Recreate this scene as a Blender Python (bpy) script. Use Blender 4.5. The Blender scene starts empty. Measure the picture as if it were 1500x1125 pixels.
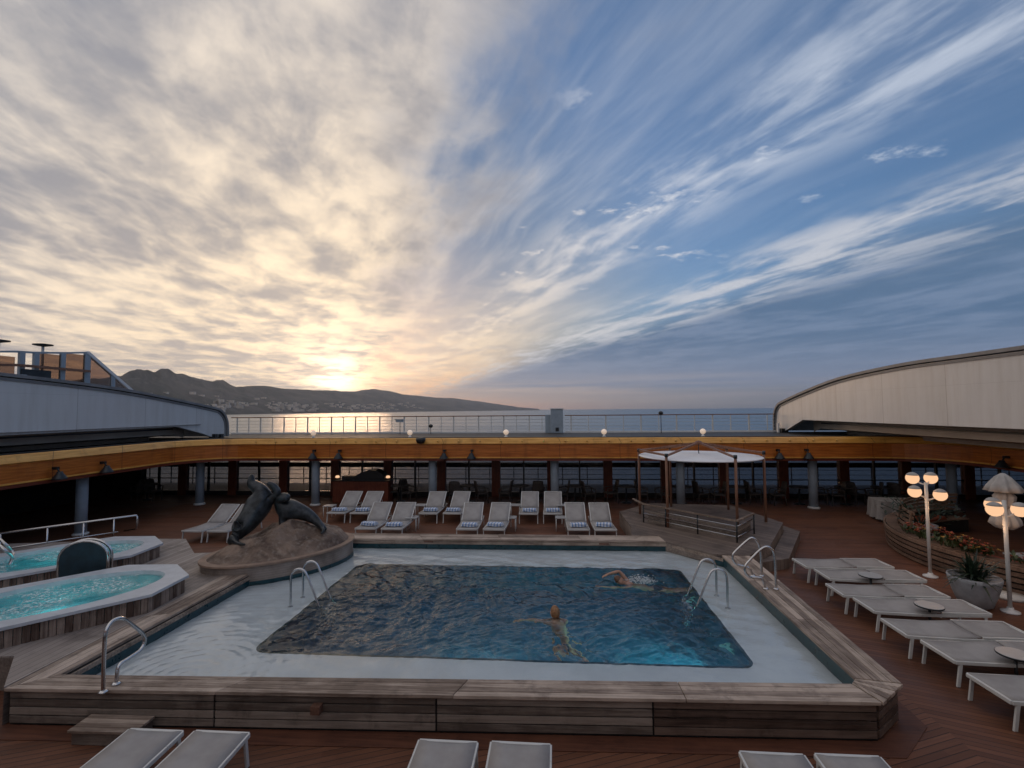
import bpy, bmesh, math, random
import numpy as np
from mathutils import Vector, Matrix, noise
random.seed(7)
S = bpy.context.scene
COL = S.collection
R = math.radians
PI = math.pi

# ---------------------------------------------------------------- camera model (also used to measure world positions)
CH = 4.1
def _cam():
    f = 720.0; p = math.atan(37.5/f); y = R(4.5); r = R(.45)
    F = Vector((-math.sin(y)*math.cos(p), math.cos(y)*math.cos(p), math.sin(p)))
    R0 = Vector((math.cos(y), math.sin(y), 0)); U0 = R0.cross(F)
    return F, R0*math.cos(r)-U0*math.sin(r), U0*math.cos(r)+R0*math.sin(r), f
CF, CR, CU, FP = _cam()
def at(px, py, z=None, Y=None, X=None):
    d = CF*FP+CR*(px-750)-CU*(py-562.5)
    if z is not None: t = (z-CH)/d.z
    elif Y is not None: t = Y/d.y
    else: t = X/d.x
    return Vector((0, 0, CH))+d*t

# ---------------------------------------------------------------- node helpers
def new_mat(name):
    m = bpy.data.materials.new(name); m.use_nodes = True
    nt = m.node_tree; nt.nodes.clear()
    return m, nt
class NT:
    def __init__(s, nt): s.nt = nt
    def n(s, t, **kw):
        nd = s.nt.nodes.new(t)
        for k, v in kw.items():
            if k.startswith('i_'): s.set(nd.inputs[k[2:].replace('_', ' ')], v)
            else: setattr(nd, k, v)
        return nd
    def set(s, sock, v):
        if isinstance(v, bpy.types.NodeSocket): s.nt.links.new(v, sock)
        else: sock.default_value = v
    def m(s, op, a, b=None, c=None, clamp=False):
        nd = s.nt.nodes.new('ShaderNodeMath'); nd.operation = op; nd.use_clamp = clamp
        for i, v in enumerate((a, b, c)):
            if v is not None: s.set(nd.inputs[i], v)
        return nd.outputs[0]
    def vm(s, op, a, b=None, out=0):
        nd = s.nt.nodes.new('ShaderNodeVectorMath'); nd.operation = op
        s.set(nd.inputs[0], a)
        if b is not None: s.set(nd.inputs[1], b)
        return nd.outputs['Value'] if op in ('DOT_PRODUCT', 'LENGTH', 'DISTANCE') else nd.outputs[0]
    def ss(s, v, a, b, lo=0., hi=1.):
        nd = s.nt.nodes.new('ShaderNodeMapRange'); nd.interpolation_type = 'SMOOTHSTEP'
        s.set(nd.inputs[0], v)
        if a <= b: vals = (a, b, lo, hi)
        else: vals = (b, a, hi, lo)
        for i, x in enumerate(vals): nd.inputs[i+1].default_value = x
        return nd.outputs[0]
    def mix(s, f, a, b, bt='MIX'):
        nd = s.nt.nodes.new('ShaderNodeMix'); nd.data_type = 'RGBA'; nd.blend_type = bt
        s.set(nd.inputs[0], f)
        for sock, v in ((nd.inputs[6], a), (nd.inputs[7], b)):
            if isinstance(v, (tuple, list)) and len(v) == 3: v = (*v, 1)
            s.set(sock, v)
        return nd.outputs[2]
    def noise(s, vec, scale, detail=4, rough=.5, dist=0.):
        nd = s.nt.nodes.new('ShaderNodeTexNoise')
        s.set(nd.inputs['Vector'], vec); nd.inputs['Scale'].default_value = scale
        nd.inputs['Detail'].default_value = detail; nd.inputs['Roughness'].default_value = rough
        nd.inputs['Distortion'].default_value = dist
        return nd.outputs[0]
    def comb(s, x, y, z=0.):
        nd = s.nt.nodes.new('ShaderNodeCombineXYZ')
        for i, v in enumerate((x, y, z)): s.set(nd.inputs[i], v)
        return nd.outputs[0]
    def sep(s, v):
        nd = s.nt.nodes.new('ShaderNodeSeparateXYZ'); s.set(nd.inputs[0], v); return nd.outputs
    def pos(s): return s.nt.nodes.new('ShaderNodeNewGeometry').outputs['Position']
    def obj(s): return s.nt.nodes.new('ShaderNodeTexCoord').outputs['Object']
    def bump(s, h, strength=.3, dist=.02):
        nd = s.nt.nodes.new('ShaderNodeBump'); s.set(nd.inputs['Height'], h)
        nd.inputs['Strength'].default_value = strength; nd.inputs['Distance'].default_value = dist
        return nd.outputs[0]
    def out(s, sh, vol=None):
        o = s.nt.nodes.new('ShaderNodeOutputMaterial')
        if sh is not None: s.nt.links.new(sh, o.inputs['Surface'])
        if vol is not None: s.nt.links.new(vol, o.inputs['Volume'])
def principled(t, base, rough=.5, metal=0., normal=None, spec=None, emis=None, es=0., sheen=None):
    nd = t.nt.nodes.new('ShaderNodeBsdfPrincipled')
    if isinstance(base, (tuple, list)): base = (*base[:3], 1)
    t.set(nd.inputs['Base Color'], base); t.set(nd.inputs['Roughness'], rough); t.set(nd.inputs['Metallic'], metal)
    if normal is not None: t.set(nd.inputs['Normal'], normal)
    if spec is not None: t.set(nd.inputs['Specular IOR Level'], spec)
    if emis is not None: nd.inputs['Emission Color'].default_value = (*emis, 1); nd.inputs['Emission Strength'].default_value = es
    return nd.outputs[0]

def simple(name, col, rough=.5, metal=0., var=.15, scale=6., bump=0., bscale=40., spec=None, emis=None, es=0.):
    m, nt = new_mat(name); t = NT(nt)
    n1 = t.noise(t.obj(), scale, 5, .6)
    f = t.ss(n1, .3, .7)
    c = t.mix(f, tuple(x*(1-var) for x in col), tuple(min(1, x*(1+var)) for x in col))
    n2 = t.noise(t.obj(), bscale, 4, .6)
    rg = t.m('ADD', t.m('MULTIPLY', n1, .2), rough-.1)
    nm = t.bump(n2, bump, .01) if bump else None
    t.out(principled(t, c, rg, metal, nm, spec, emis, es)); return m

def wood(name, c1, c2, rough=.6, axis=0, grain=1., attr=True, bump=.35, stain=.5):
    """weathered timber: streaks along `axis` (0 x,1 y,2 z), per-board tone from the 'tone' attribute"""
    m, nt = new_mat(name); t = NT(nt)
    o = t.obj(); s = [26.*grain]*3; s[axis] = 1.3*grain
    st = t.vm('MULTIPLY', o, tuple(s))
    g = t.noise(st, 1., 6, .65)
    pa = t.noise(o, 1.7, 4, .6)
    f = t.m('ADD', t.m('MULTIPLY', g, .7), t.m('MULTIPLY', pa, .5))
    f = t.ss(f, .38, .85)
    if attr:
        a = nt.nodes.new('ShaderNodeAttribute'); a.attribute_name = 'tone'
        f = t.m('ADD', f, t.m('MULTIPLY', t.m('SUBTRACT', a.outputs['Fac'], .5), .9), clamp=True)
    c = t.mix(f, c1, c2)
    dirt = t.ss(t.noise(o, 3.1, 6, .7), .52, .72)
    c = t.mix(t.m('MULTIPLY', dirt, stain), c, tuple(x*.35 for x in c1))
    t.out(principled(t, c, t.m('ADD', rough-.12, t.m('MULTIPLY', g, .25)), 0, t.bump(g, bump, .006), .35)); return m

M = {}
M['coping'] = wood('weathered_wood', (.18, .13, .10), (.56, .45, .37), axis=0)
M['coping_y'] = wood('weathered_wood_y', (.18, .13, .10), (.56, .45, .37), axis=1)
M['panel'] = wood('panel_wood', (.115, .088, .072), (.33, .27, .225), axis=0)
M['panel_red'] = wood('panel_wood_dark', (.055, .034, .026), (.19, .13, .10), axis=0)
M['panel_y'] = wood('panel_wood_y', (.12, .09, .075), (.33, .27, .23), axis=1)
M['slatv'] = wood('tub_slat', (.09, .055, .04), (.34, .26, .21), axis=2)
M['redwood'] = wood('red_varnished_wood', (.10, .022, .012), (.22, .06, .03), rough=.35, axis=2, attr=False, stain=.2)
M['teakpole'] = wood('teak_pole', (.15, .065, .04), (.32, .17, .11), rough=.45, axis=2, attr=False, stain=.25)
M['bench'] = wood('bench_slat', (.10, .058, .042), (.29, .19, .135), axis=0, stain=.4)
M['metal'] = simple('brushed_steel', (.62, .62, .63), .22, 1., .08, 8, .05, 90)
M['white'] = simple('white_paint', (.72, .72, .72), .4, 0, .05, 3, .03)
M['whitemetal'] = simple('white_powder_coat', (.62, .62, .60), .35, 0, .06, 5)
M['black'] = simple('black_plastic', (.012, .013, .015), .4, 0, .2, 6)
M['darkmetal'] = simple('dark_metal', (.04, .045, .05), .4, .6, .2, 6)
M['bluegrey'] = simple('blue_grey_paint', (.30, .36, .42), .45, 0, .1, 3)
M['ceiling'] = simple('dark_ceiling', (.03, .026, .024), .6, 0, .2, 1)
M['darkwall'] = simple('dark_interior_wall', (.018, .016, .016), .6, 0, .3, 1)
M['deckpaint'] = simple('grey_deck_paint', (.16, .18, .20), .6, 0, .15, 1)
M['hull'] = simple('hull_paint', (.5, .5, .5), .5, 0, .05, .5)
M['bronze'] = simple('dark_bronze', (.045, .05, .055), .38, .55, .5, 5, .5, 16)
M['rock'] = None
M['wicker'] = simple('dark_wicker', (.055, .045, .04), .6, 0, .35, 20, .5, 90)
M['tabletop'] = simple('pale_table_top', (.42, .42, .42), .35, 0, .08, 6)
M['cloth'] = simple('linen_cloth', (.32, .29, .27), .85, 0, .12, 5, .2, 60)
M['pot'] = simple('grey_pot', (.36, .37, .39), .65, 0, .18, 4, .25, 30)
M['soil'] = simple('soil', (.02, .014, .01), .95, 0, .3, 30, .6, 60)
M['darkleaf'] = simple('dark_leaf', (.014, .03, .016), .45, 0, .5, 6)
M['leaf'] = simple('leaf', (.05, .075, .025), .5, 0, .5, 6)
M['flower_red'] = simple('orange_flower', (.26, .05, .018), .6, 0, .4, 9)
M['flower_yel'] = simple('yellow_flower', (.38, .20, .04), .6, 0, .3, 9)
M['cushion'] = simple('teal_cushion', (.012, .035, .05), .45, 0, .3, 5, .2, 30)
M['orange_cushion'] = simple('rust_cushion', (.24, .05, .02), .8, 0, .2, 6)
M['skin'] = simple('skin', (.42, .235, .165), .45, 0, .12, 9)
M['hair'] = simple('sandy_hair', (.30, .15, .07), .5, 0, .35, 30, .4, 60)
M['darkhair'] = simple('brown_hair', (.12, .055, .03), .5, 0, .35, 30, .4, 60)
M['swimwear'] = simple('dark_swimwear', (.015, .02, .035), .5)
M['gasket'] = simple('tub_rim', (.55, .58, .62), .35, 0, .08, 5, .05)
M['brick'] = simple('terracotta_marker', (.15, .075, .05), .6, 0, .3, 25)
M['towel'] = None

# towel: blue and white stripes
m, nt = new_mat('striped_towel'); t = NT(nt); x, y, z = t.sep(t.obj())
w = t.m('SINE', t.m('MULTIPLY', t.m('ADD', x, t.m('MULTIPLY', t.noise(t.obj(), 4, 2), .05)), 62.))
c = t.mix(t.ss(w, .15, .6), (.66, .71, .80), (.20, .33, .60))
t.out(principled(t, c, .9, 0, t.bump(t.noise(t.obj(), 60, 3), .5, .01))); M['towel'] = m
# lounger sling: woven mesh fabric
m, nt = new_mat('sling_fabric'); t = NT(nt); x, y, z = t.sep(t.obj())
wv = t.m('MULTIPLY', t.m('SINE', t.m('MULTIPLY', x, 700.)), t.m('SINE', t.m('MULTIPLY', y, 700.)))
nz = t.noise(t.obj(), 2.3, 4, .6)
c = t.mix(t.ss(nz, .3, .75), (.31, .29, .28), (.40, .38, .37))
t.out(principled(t, c, .75, 0, t.bump(wv, .25, .004))); M['sling'] = m
# rock
m, nt = new_mat('brown_rock'); t = NT(nt); o = t.obj()
n1 = t.noise(o, 1.6, 8, .62, .6); n2 = t.noise(o, 9, 6, .6)
c = t.mix(t.ss(n1, .3, .7), (.06, .035, .025), (.30, .21, .155))
c = t.mix(t.ss(n2, .45, .75, 0, .6), c, (.33, .27, .22))
t.out(principled(t, c, .75, 0, t.bump(t.m('ADD', n1, t.m('MULTIPLY', n2, .4)), .8, .06))); M['rock'] = m
# plinth / aggregate stone
m, nt = new_mat('plinth_stone'); t = NT(nt); o = t.obj()
n1 = t.noise(o, 2.2, 6, .6); x, y, z = t.sep(o)
lines = t.ss(t.m('ABSOLUTE', t.m('SINE', t.m('MULTIPLY', z, 60.))), .0, .35)
c = t.mix(t.ss(n1, .3, .7), (.17, .13, .105), (.33, .275, .24))
c = t.mix(t.m('MULTIPLY', t.m('SUBTRACT', 1., lines), .5), c, (.08, .06, .05))
t.out(principled(t, c, .7, 0, t.bump(t.noise(o, 50, 4), .4, .01))); M['plinth'] = m
# orange varnished fascia
def fascia(name, a, b, rough):
    m, nt = new_mat(name); t = NT(nt); p = t.pos(); x, y, z = t.sep(p)
    g = t.noise(t.vm('MULTIPLY', p, (.9, .9, 14.)), 1.4, 6, .6)
    c = t.mix(t.ss(g, .3, .7), a, b)
    u = t.m('ADD', x, y)
    joint = t.ss(t.m('ABSOLUTE', t.m('SUBTRACT', t.m('FRACT', t.m('DIVIDE', u, 2.44)), .5)), .0, .006)
    c = t.mix(joint, (.05, .015, .006), c)
    st = t.noise(t.vm('MULTIPLY', p, (2.2, 2.2, .5)), 1.2, 5, .6)
    c = t.mix(t.ss(st, .5, .8, 0, .45), c, (.10, .03, .01))
    t.out(principled(t, c, rough, 0, t.bump(g, .1, .01))); return m
M['fascia'] = fascia('orange_varnished_wood', (.36, .092, .013), (.58, .18, .030), .32)
M['fascia_lip'] = fascia('golden_varnished_wood', (.62, .29, .05), (.85, .45, .11), .3)
M['fascia_dark'] = fascia('dark_red_underside', (.10, .018, .008), (.16, .03, .012), .4)
# dome panel: white painted steel with streaks
m, nt = new_mat('dome_white_panel'); t = NT(nt); p = t.pos()
st = t.noise(t.vm('MULTIPLY', p, (1.5, 2.6, .22)), 1.3, 6, .65); bl = t.noise(p, .45, 4, .55)
c = t.mix(t.ss(st, .35, .8), (.66, .66, .66), (.52, .50, .48))
c = t.mix(t.ss(bl, .35, .7, 0, .5), c, (.70, .70, .72))
x, y, z = t.sep(p)
seam = t.ss(t.m('ABSOLUTE', t.m('SUBTRACT', t.m('FRACT', t.m('DIVIDE', y, 2.9)), .5)), .0, .006)
seam2 = t.ss(t.m('ABSOLUTE', t.m('SUBTRACT', t.m('FRACT', t.m('DIVIDE', z, 1.35)), .5)), .0, .008)
pl_id = nt.nodes.new('ShaderNodeTexWhiteNoise'); pl_id.noise_dimensions = '1D'; t.set(pl_id.inputs['W'], t.m('FLOOR', t.m('ADD', t.m('DIVIDE', y, 2.9), .5)))
c = t.mix(t.m('MULTIPLY', pl_id.outputs['Value'], .35), c, (.56, .55, .54))
c = t.mix(t.m('MINIMUM', seam, t.m('ADD', seam2, .5)), (.36, .34, .33), c)
run = t.m('MULTIPLY', t.ss(t.noise(t.vm('MULTIPLY', p, (1., 7., .35)), 1.1, 5, .7), .60, .76), t.ss(t.noise(p, .8, 3, .5), .4, .6))
c = t.mix(t.m('MULTIPLY', run, .5), c, (.40, .30, .24))
dent = t.noise(p, 1.1, 3, .5)
t.out(principled(t, c, .36, 0, t.bump(t.m('ADD', dent, t.m('MULTIPLY', t.m('MINIMUM', seam, seam2), .15)), .2, .06))); M['dome'] = m
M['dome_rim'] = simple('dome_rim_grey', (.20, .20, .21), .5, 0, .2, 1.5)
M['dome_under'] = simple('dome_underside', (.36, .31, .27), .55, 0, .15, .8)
# deck planks
m, nt = new_mat('teak_deck_planks'); t = NT(nt); p = t.pos(); x, y, z = t.sep(p)
side = t.m('GREATER_THAN', x, 4.95)
sg = t.m('SUBTRACT', 1., t.m('MULTIPLY', side, 2.))
u = t.m('SUBTRACT', t.m('MULTIPLY', y, math.cos(R(22))), t.m('MULTIPLY', t.m('MULTIPLY', x, math.sin(R(22))), sg))
far = t.m('GREATER_THAN', y, 14.45)
u = t.m('ADD', t.m('MULTIPLY', u, t.m('SUBTRACT', 1., far)), t.m('MULTIPLY', y, far))
v = t.m('ADD', x, t.m('MULTIPLY', y, .3))
k = t.m('DIVIDE', u, .095); idx = t.m('FLOOR', k); fr = t.m('FRACT', k)
wn = nt.nodes.new('ShaderNodeTexWhiteNoise'); wn.noise_dimensions = '2D'
off = nt.nodes.new('ShaderNodeTexWhiteNoise'); off.noise_dimensions = '1D'; t.set(off.inputs['W'], idx)
seg = t.m('FLOOR', t.m('ADD', t.m('DIVIDE', v, 2.4), off.outputs['Value']))
t.set(wn.inputs['Vector'], t.comb(idx, seg))
gap = t.ss(t.m('ABSOLUTE', t.m('SUBTRACT', fr, .5)), .5, .41)
g = t.noise(t.comb(t.m('MULTIPLY', v, 1.2), t.m('MULTIPLY', u, 30.)), 1., 5, .6)
c = t.mix(wn.outputs['Value'], (.13, .050, .025), (.22, .088, .046))
c = t.mix(t.ss(g, .3, .8, 0, .5), c, (.09, .035, .02))
wet = t.ss(t.noise(p, .55, 5, .6), .42, .68)
c = t.mix(t.m('MULTIPLY', wet, .45), c, (.07, .028, .017))
c = t.mix(gap, (.018, .010, .008), c)
rg = t.m('SUBTRACT', .62, t.m('MULTIPLY', wet, .22))
t.out(principled(t, c, rg, 0, t.bump(gap, .5, .005), .4)); M['deck'] = m
# glass
m, nt = new_mat('window_glass'); t = NT(nt)
lw = nt.nodes.new('ShaderNodeFresnel'); lw.inputs[0].default_value = 1.45
tr = nt.nodes.new('ShaderNodeBsdfTransparent'); tr.inputs[0].default_value = (.50, .50, .52, 1)
gl = nt.nodes.new('ShaderNodeBsdfGlossy'); gl.inputs['Roughness'].default_value = .02
mx = nt.nodes.new('ShaderNodeMixShader'); nt.links.new(lw.outputs[0], mx.inputs[0]); nt.links.new(tr.outputs[0], mx.inputs[1]); nt.links.new(gl.outputs[0], mx.inputs[2])
t.out(mx.outputs[0]); M['glass'] = m
m, nt = new_mat('bronze_tinted_glass'); t = NT(nt)
lw = nt.nodes.new('ShaderNodeFresnel'); lw.inputs[0].default_value = 1.3
tr = nt.nodes.new('ShaderNodeBsdfTransparent'); tr.inputs[0].default_value = (.52, .42, .36, 1)
gl = nt.nodes.new('ShaderNodeBsdfGlossy'); gl.inputs['Roughness'].default_value = .02
mx = nt.nodes.new('ShaderNodeMixShader'); nt.links.new(lw.outputs[0], mx.inputs[0]); nt.links.new(tr.outputs[0], mx.inputs[1]); nt.links.new(gl.outputs[0], mx.inputs[2])
t.out(mx.outputs[0]); M['tint'] = m
# water (pool)
def water(name, tint, refr=False, foam=0., foamcol=(.75, .85, .85), bs=14., bstr=.15):
    m, nt = new_mat(name); t = NT(nt); p = t.pos()
    nz = t.noise(p, bs, 3, .5); nm = t.bump(nz, bstr, .02)
    fr = nt.nodes.new('ShaderNodeFresnel'); fr.inputs[0].default_value = 1.42 if refr else 1.36; nt.links.new(nm, fr.inputs['Normal'])
    tr = nt.nodes.new('ShaderNodeBsdfRefraction' if refr else 'ShaderNodeBsdfTransparent'); tr.inputs[0].default_value = (*tint, 1)
    if refr: tr.inputs['IOR'].default_value = 1.33; tr.inputs['Roughness'].default_value = .03; nt.links.new(nm, tr.inputs['Normal'])
    gl = nt.nodes.new('ShaderNodeBsdfGlossy'); gl.inputs['Roughness'].default_value = .03; nt.links.new(nm, gl.inputs['Normal'])
    mx = nt.nodes.new('ShaderNodeMixShader'); nt.links.new(fr.outputs[0], mx.inputs[0]); nt.links.new(tr.outputs[0], mx.inputs[1]); nt.links.new(gl.outputs[0], mx.inputs[2])
    sh = mx.outputs[0]
    if foam:
        f = t.m('MULTIPLY', t.ss(t.noise(p, 1.6, 3, .5), .38, .62), t.ss(t.noise(p, 16, 5, .7, .5), .42, .66))
        df = nt.nodes.new('ShaderNodeBsdfDiffuse'); df.inputs[0].default_value = (*foamcol, 1)
        m2 = nt.nodes.new('ShaderNodeMixShader'); nt.links.new(t.m('MULTIPLY', f, foam), m2.inputs[0]); nt.links.new(sh, m2.inputs[1]); nt.links.new(df.outputs[0], m2.inputs[2])
        sh = m2.outputs[0]
    t.out(sh); return m
M['water'] = water('pool_water', (.93, .98, 1.), True, bs=16., bstr=.16)
M['tubwater'] = water('bubbling_water', (.75, .97, .98), False, .95, bs=22, bstr=.5)
M['shelf'] = simple('pale_pool_shelf', (.91, .92, .94), .45, 0, .07, 1.3, .05)
M['teal_tile'] = simple('dark_teal_tile', (.006, .045, .06), .3, 0, .25, 9)
m, nt = new_mat('pool_basin_tile'); t = NT(nt); p = t.pos()
bk = nt.nodes.new('ShaderNodeTexVoronoi'); bk.inputs['Scale'].default_value = 14; t.set(bk.inputs['Vector'], p)
c = t.mix(t.sep(bk.outputs['Color'])[0], (.006, .060, .135), (.018, .125, .22))
t.out(principled(t, c, .3)); M['basin'] = m
m, nt = new_mat('tub_basin'); t = NT(nt); p = t.pos()
c = t.mix(t.ss(t.noise(p, 1.4, 4, .6), .35, .65), (.06, .42, .50), (.22, .62, .66))
t.out(principled(t, c, .4)); M['tubbasin'] = m
m, nt = new_mat('warm_globe'); t = NT(nt); e = nt.nodes.new('ShaderNodeEmission'); e.inputs[0].default_value = (1, .58, .33, 1); e.inputs[1].default_value = .92
t.out(e.outputs[0]); M['globe'] = m
m, nt = new_mat('small_lamp_glow'); t = NT(nt); t.out(principled(t, (.8, .75, .7), .3, emis=(1, .72, .5), es=.35)); M['bulbglass'] = m
m, nt = new_mat('pool_lamp'); t = NT(nt); e = nt.nodes.new('ShaderNodeEmission'); e.inputs[0].default_value = (.2, .8, .85, 1); e.inputs[1].default_value = .12
t.out(e.outputs[0]); M['poollamp'] = m
M['gold'] = simple('gold_bulb', (.75, .45, .13), .3, 0, .05)
M['fabric_white'] = simple('white_canvas', (.86, .86, .88), .8, 0, .04, 3, .15, 30)
M['fabric_grey'] = simple('grey_canvas', (.40, .385, .375), .85, 0, .12, 6, .3, 40)
# sea
m, nt = new_mat('sea_water'); t = NT(nt); p = t.pos()
d = t.vm('LENGTH', p)
n1 = t.noise(t.vm('MULTIPLY', p, (1., 1.6, 1.)), .12, 5, .6); n2 = t.noise(t.vm('MULTIPLY', p, (.002, .006, 1.)), 1., 4, .6)
b = nt.nodes.new('ShaderNodeBump'); t.set(b.inputs['Height'], n1); b.inputs['Distance'].default_value = 1.6; t.set(b.inputs['Strength'], t.ss(d, 2500, 60, .12, .5))
rg = t.m('ADD', .20, t.m('MULTIPLY', n2, .2))
t.out(principled(t, (.045, .095, .155), rg, 0, b.outputs[0])); M['sea'] = m
# hills
m, nt = new_mat('hill_scrub'); t = NT(nt); p = t.pos()
n1 = t.noise(p, .0035, 8, .62); n2 = t.noise(p, .02, 5, .6)
c = t.mix(t.ss(n1, .38, .62), (.035, .040, .038), (.10, .092, .085))
c = t.mix(t.ss(n2, .5, .7, 0, .5), c, (.16, .14, .125))
t.out(principled(t, c, .95, 0, None, .1)); M['hill'] = m
M['town'] = simple('pale_house_walls', (.55, .48, .42), .8, 0, .3, .01)

# ---------------------------------------------------------------- mesh builder
class MB:
    def __init__(s): s.v = []; s.f = []; s.sm = []; s.tone = []
    def add(s, vs, fs, smooth=False, tone=None):
        o = len(s.v); s.v += [tuple(v) for v in vs]
        tn = random.random() if tone is None else tone
        for f in fs: s.f.append(tuple(i+o for i in f)); s.sm.append(smooth); s.tone.append(tn)
        return s
    def box(s, x0, x1, y0, y1, z0, z1, **k):
        vs = [(x, y, z) for z in (z0, z1) for y in (y0, y1) for x in (x0, x1)]
        return s.add(vs, [(0, 2, 3, 1), (4, 5, 7, 6), (0, 1, 5, 4), (2, 6, 7, 3), (0, 4, 6, 2), (1, 3, 7, 5)], **k)
    def obox(s, c, ax, ay, az, **k):
        """oriented box: centre, three half-vectors"""
        c = Vector(c); ax = Vector(ax); ay = Vector(ay); az = Vector(az)
        vs = [c+ax*i+ay*j+az*k_ for k_ in (-1, 1) for j in (-1, 1) for i in (-1, 1)]
        return s.add(vs, [(0, 2, 3, 1), (4, 5, 7, 6), (0, 1, 5, 4), (2, 6, 7, 3), (0, 4, 6, 2), (1, 3, 7, 5)], **k)
    def bar(s, a, b, w, h, **k):
        a = Vector(a); b = Vector(b); d = b-a; L = d.length; d.normalize()
        up = Vector((0, 0, 1)) if abs(d.z) < .95 else Vector((0, 1, 0))
        sd = d.cross(up).normalized(); up = sd.cross(d)
        return s.obox((a+b)/2, d*L/2, sd*w/2, up*h/2, **k)
    def prism(s, poly, z0, z1, **k):
        n = len(poly); vs = [(p[0], p[1], z0) for p in poly]+[(p[0], p[1], z1) for p in poly]
        fs = [tuple(range(n))[::-1], tuple(range(n, 2*n))]+[(i, (i+1) % n, n+(i+1) % n, n+i) for i in range(n)]
        return s.add(vs, fs, **k)
    def tube(s, pts, r, n=8, closed=False, caps=True, tone=None):
        pts = [Vector(p) for p in pts]; rs = r if isinstance(r, (list, tuple)) else [r]*len(pts)
        N = len(pts); vs = []; prev = None
        for i, p in enumerate(pts):
            a = pts[i-1] if (i > 0 or closed) else p; b = pts[(i+1) % N] if (i < N-1 or closed) else p
            d = (b-a).normalized() if (b-a).length > 1e-9 else Vector((0, 0, 1))
            if prev is None:
                u = Vector((0, 0, 1)) if abs(d.z) < .9 else Vector((1, 0, 0))
                u = (u-d*u.dot(d)).normalized()
            else:
                u = prev-d*prev.dot(d); u = u.normalized() if u.length > 1e-6 else Vector((1, 0, 0))
            prev = u; w = d.cross(u)
            for j in range(n):
                q = 2*PI*j/n; vs.append(p+(u*math.cos(q)+w*math.sin(q))*rs[i])
        fs = []
        for i in range(N if closed else N-1):
            k = (i+1) % N
            for j in range(n): fs.append((i*n+j, i*n+(j+1) % n, k*n+(j+1) % n, k*n+j))
        s.add(vs, fs, True, tone)
        if caps and not closed:
            o = len(s.v)-len(vs); s.f.append(tuple(o+j for j in range(n))[::-1]); s.f.append(tuple(o+(N-1)*n+j for j in range(n)))
            s.sm += [False, False]; s.tone += [.5, .5]
        return s
    def lathe(s, prof, c=(0, 0, 0), n=24, wob=None, smooth=True, tone=None):
        vs = []; c = Vector(c)
        for (r, z) in prof:
            for j in range(n):
                q = 2*PI*j/n; rr = r*(1+(wob(q, z) if wob else 0)); vs.append(c+Vector((rr*math.cos(q), rr*math.sin(q), z)))
        fs = [(i*n+j, i*n+(j+1) % n, (i+1)*n+(j+1) % n, (i+1)*n+j) for i in range(len(prof)-1) for j in range(n)]
        s.add(vs, fs, smooth, tone)
        o = len(s.v)-len(vs); s.f += [tuple(o+j for j in range(n))[::-1], tuple(o+(len(prof)-1)*n+j for j in range(n))]; s.sm += [False]*2; s.tone += [.5]*2
        return s
    def sphere(s, c, r, n=14, sc=(1, 1, 1)):
        vs = []; fs = []; c = Vector(c); k = n//2
        for i in range(1, k):
            th = PI*i/k
            for j in range(n):
                q = 2*PI*j/n; vs.append(c+Vector((r*sc[0]*math.sin(th)*math.cos(q), r*sc[1]*math.sin(th)*math.sin(q), r*sc[2]*math.cos(th))))
        T = len(vs); vs += [c+Vector((0, 0, r*sc[2])), c-Vector((0, 0, r*sc[2]))]
        for i in range(k-2):
            for j in range(n): fs.append((i*n+j, (i+1)*n+j, (i+1)*n+(j+1) % n, i*n+(j+1) % n))
        for j in range(n): fs.append((T, j, (j+1) % n)); fs.append((T+1, (k-2)*n+(j+1) % n, (k-2)*n+j))
        return s.add(vs, fs, True)
    def build(s, name, mat, parent=None, bevel=0.):
        me = bpy.data.meshes.new(name); me.from_pydata(s.v, [], s.f)
        me.polygons.foreach_set('use_smooth', s.sm)
        a = me.attributes.new('tone', 'FLOAT', 'FACE'); a.data.foreach_set('value', s.tone)
        me.materials.append(mat); me.update()
        o = bpy.data.objects.new(name, me); COL.objects.link(o)
        if parent is not None: o.parent = parent
        if bevel:
            b = o.modifiers.new('bevel', 'BEVEL'); b.width = bevel; b.segments = 2; b.limit_method = 'ANGLE'; b.angle_limit = R(40); b.use_clamp_overlap = True
        return o
def tag(o, label=None, cat=None, group=None, kind=None):
    if label: o['label'] = label
    if cat: o['category'] = cat
    if group: o['group'] = group
    if kind: o['kind'] = kind
    return o
def thing(name, label, cat, loc=(0, 0, 0), rz=0., group=None):
    o = bpy.data.objects.new(name, None); COL.objects.link(o); o.empty_display_size = .1
    o.location = loc; o.rotation_euler = (0, 0, rz)
    return tag(o, label, cat, group)
def copy_tree(o, parent=None):
    c = o.copy(); COL.objects.link(c); c.parent = parent
    for ch in [x for x in bpy.data.objects if x.parent == o]: copy_tree(ch, c)
    return c
def smooth_path(pts, k=5):
    """Catmull-Rom"""
    P = [Vector(p) for p in pts]; out = []
    for i in range(len(P)-1):
        a = P[max(i-1, 0)]; b = P[i]; c = P[i+1]; d = P[min(i+2, len(P)-1)]
        for j in range(k):
            t_ = j/k
            out.append(.5*((2*b)+(c-a)*t_+(2*a-5*b+4*c-d)*t_**2+(3*b-a-3*c+d)*t_**3))
    out.append(P[-1]); return out
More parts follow.
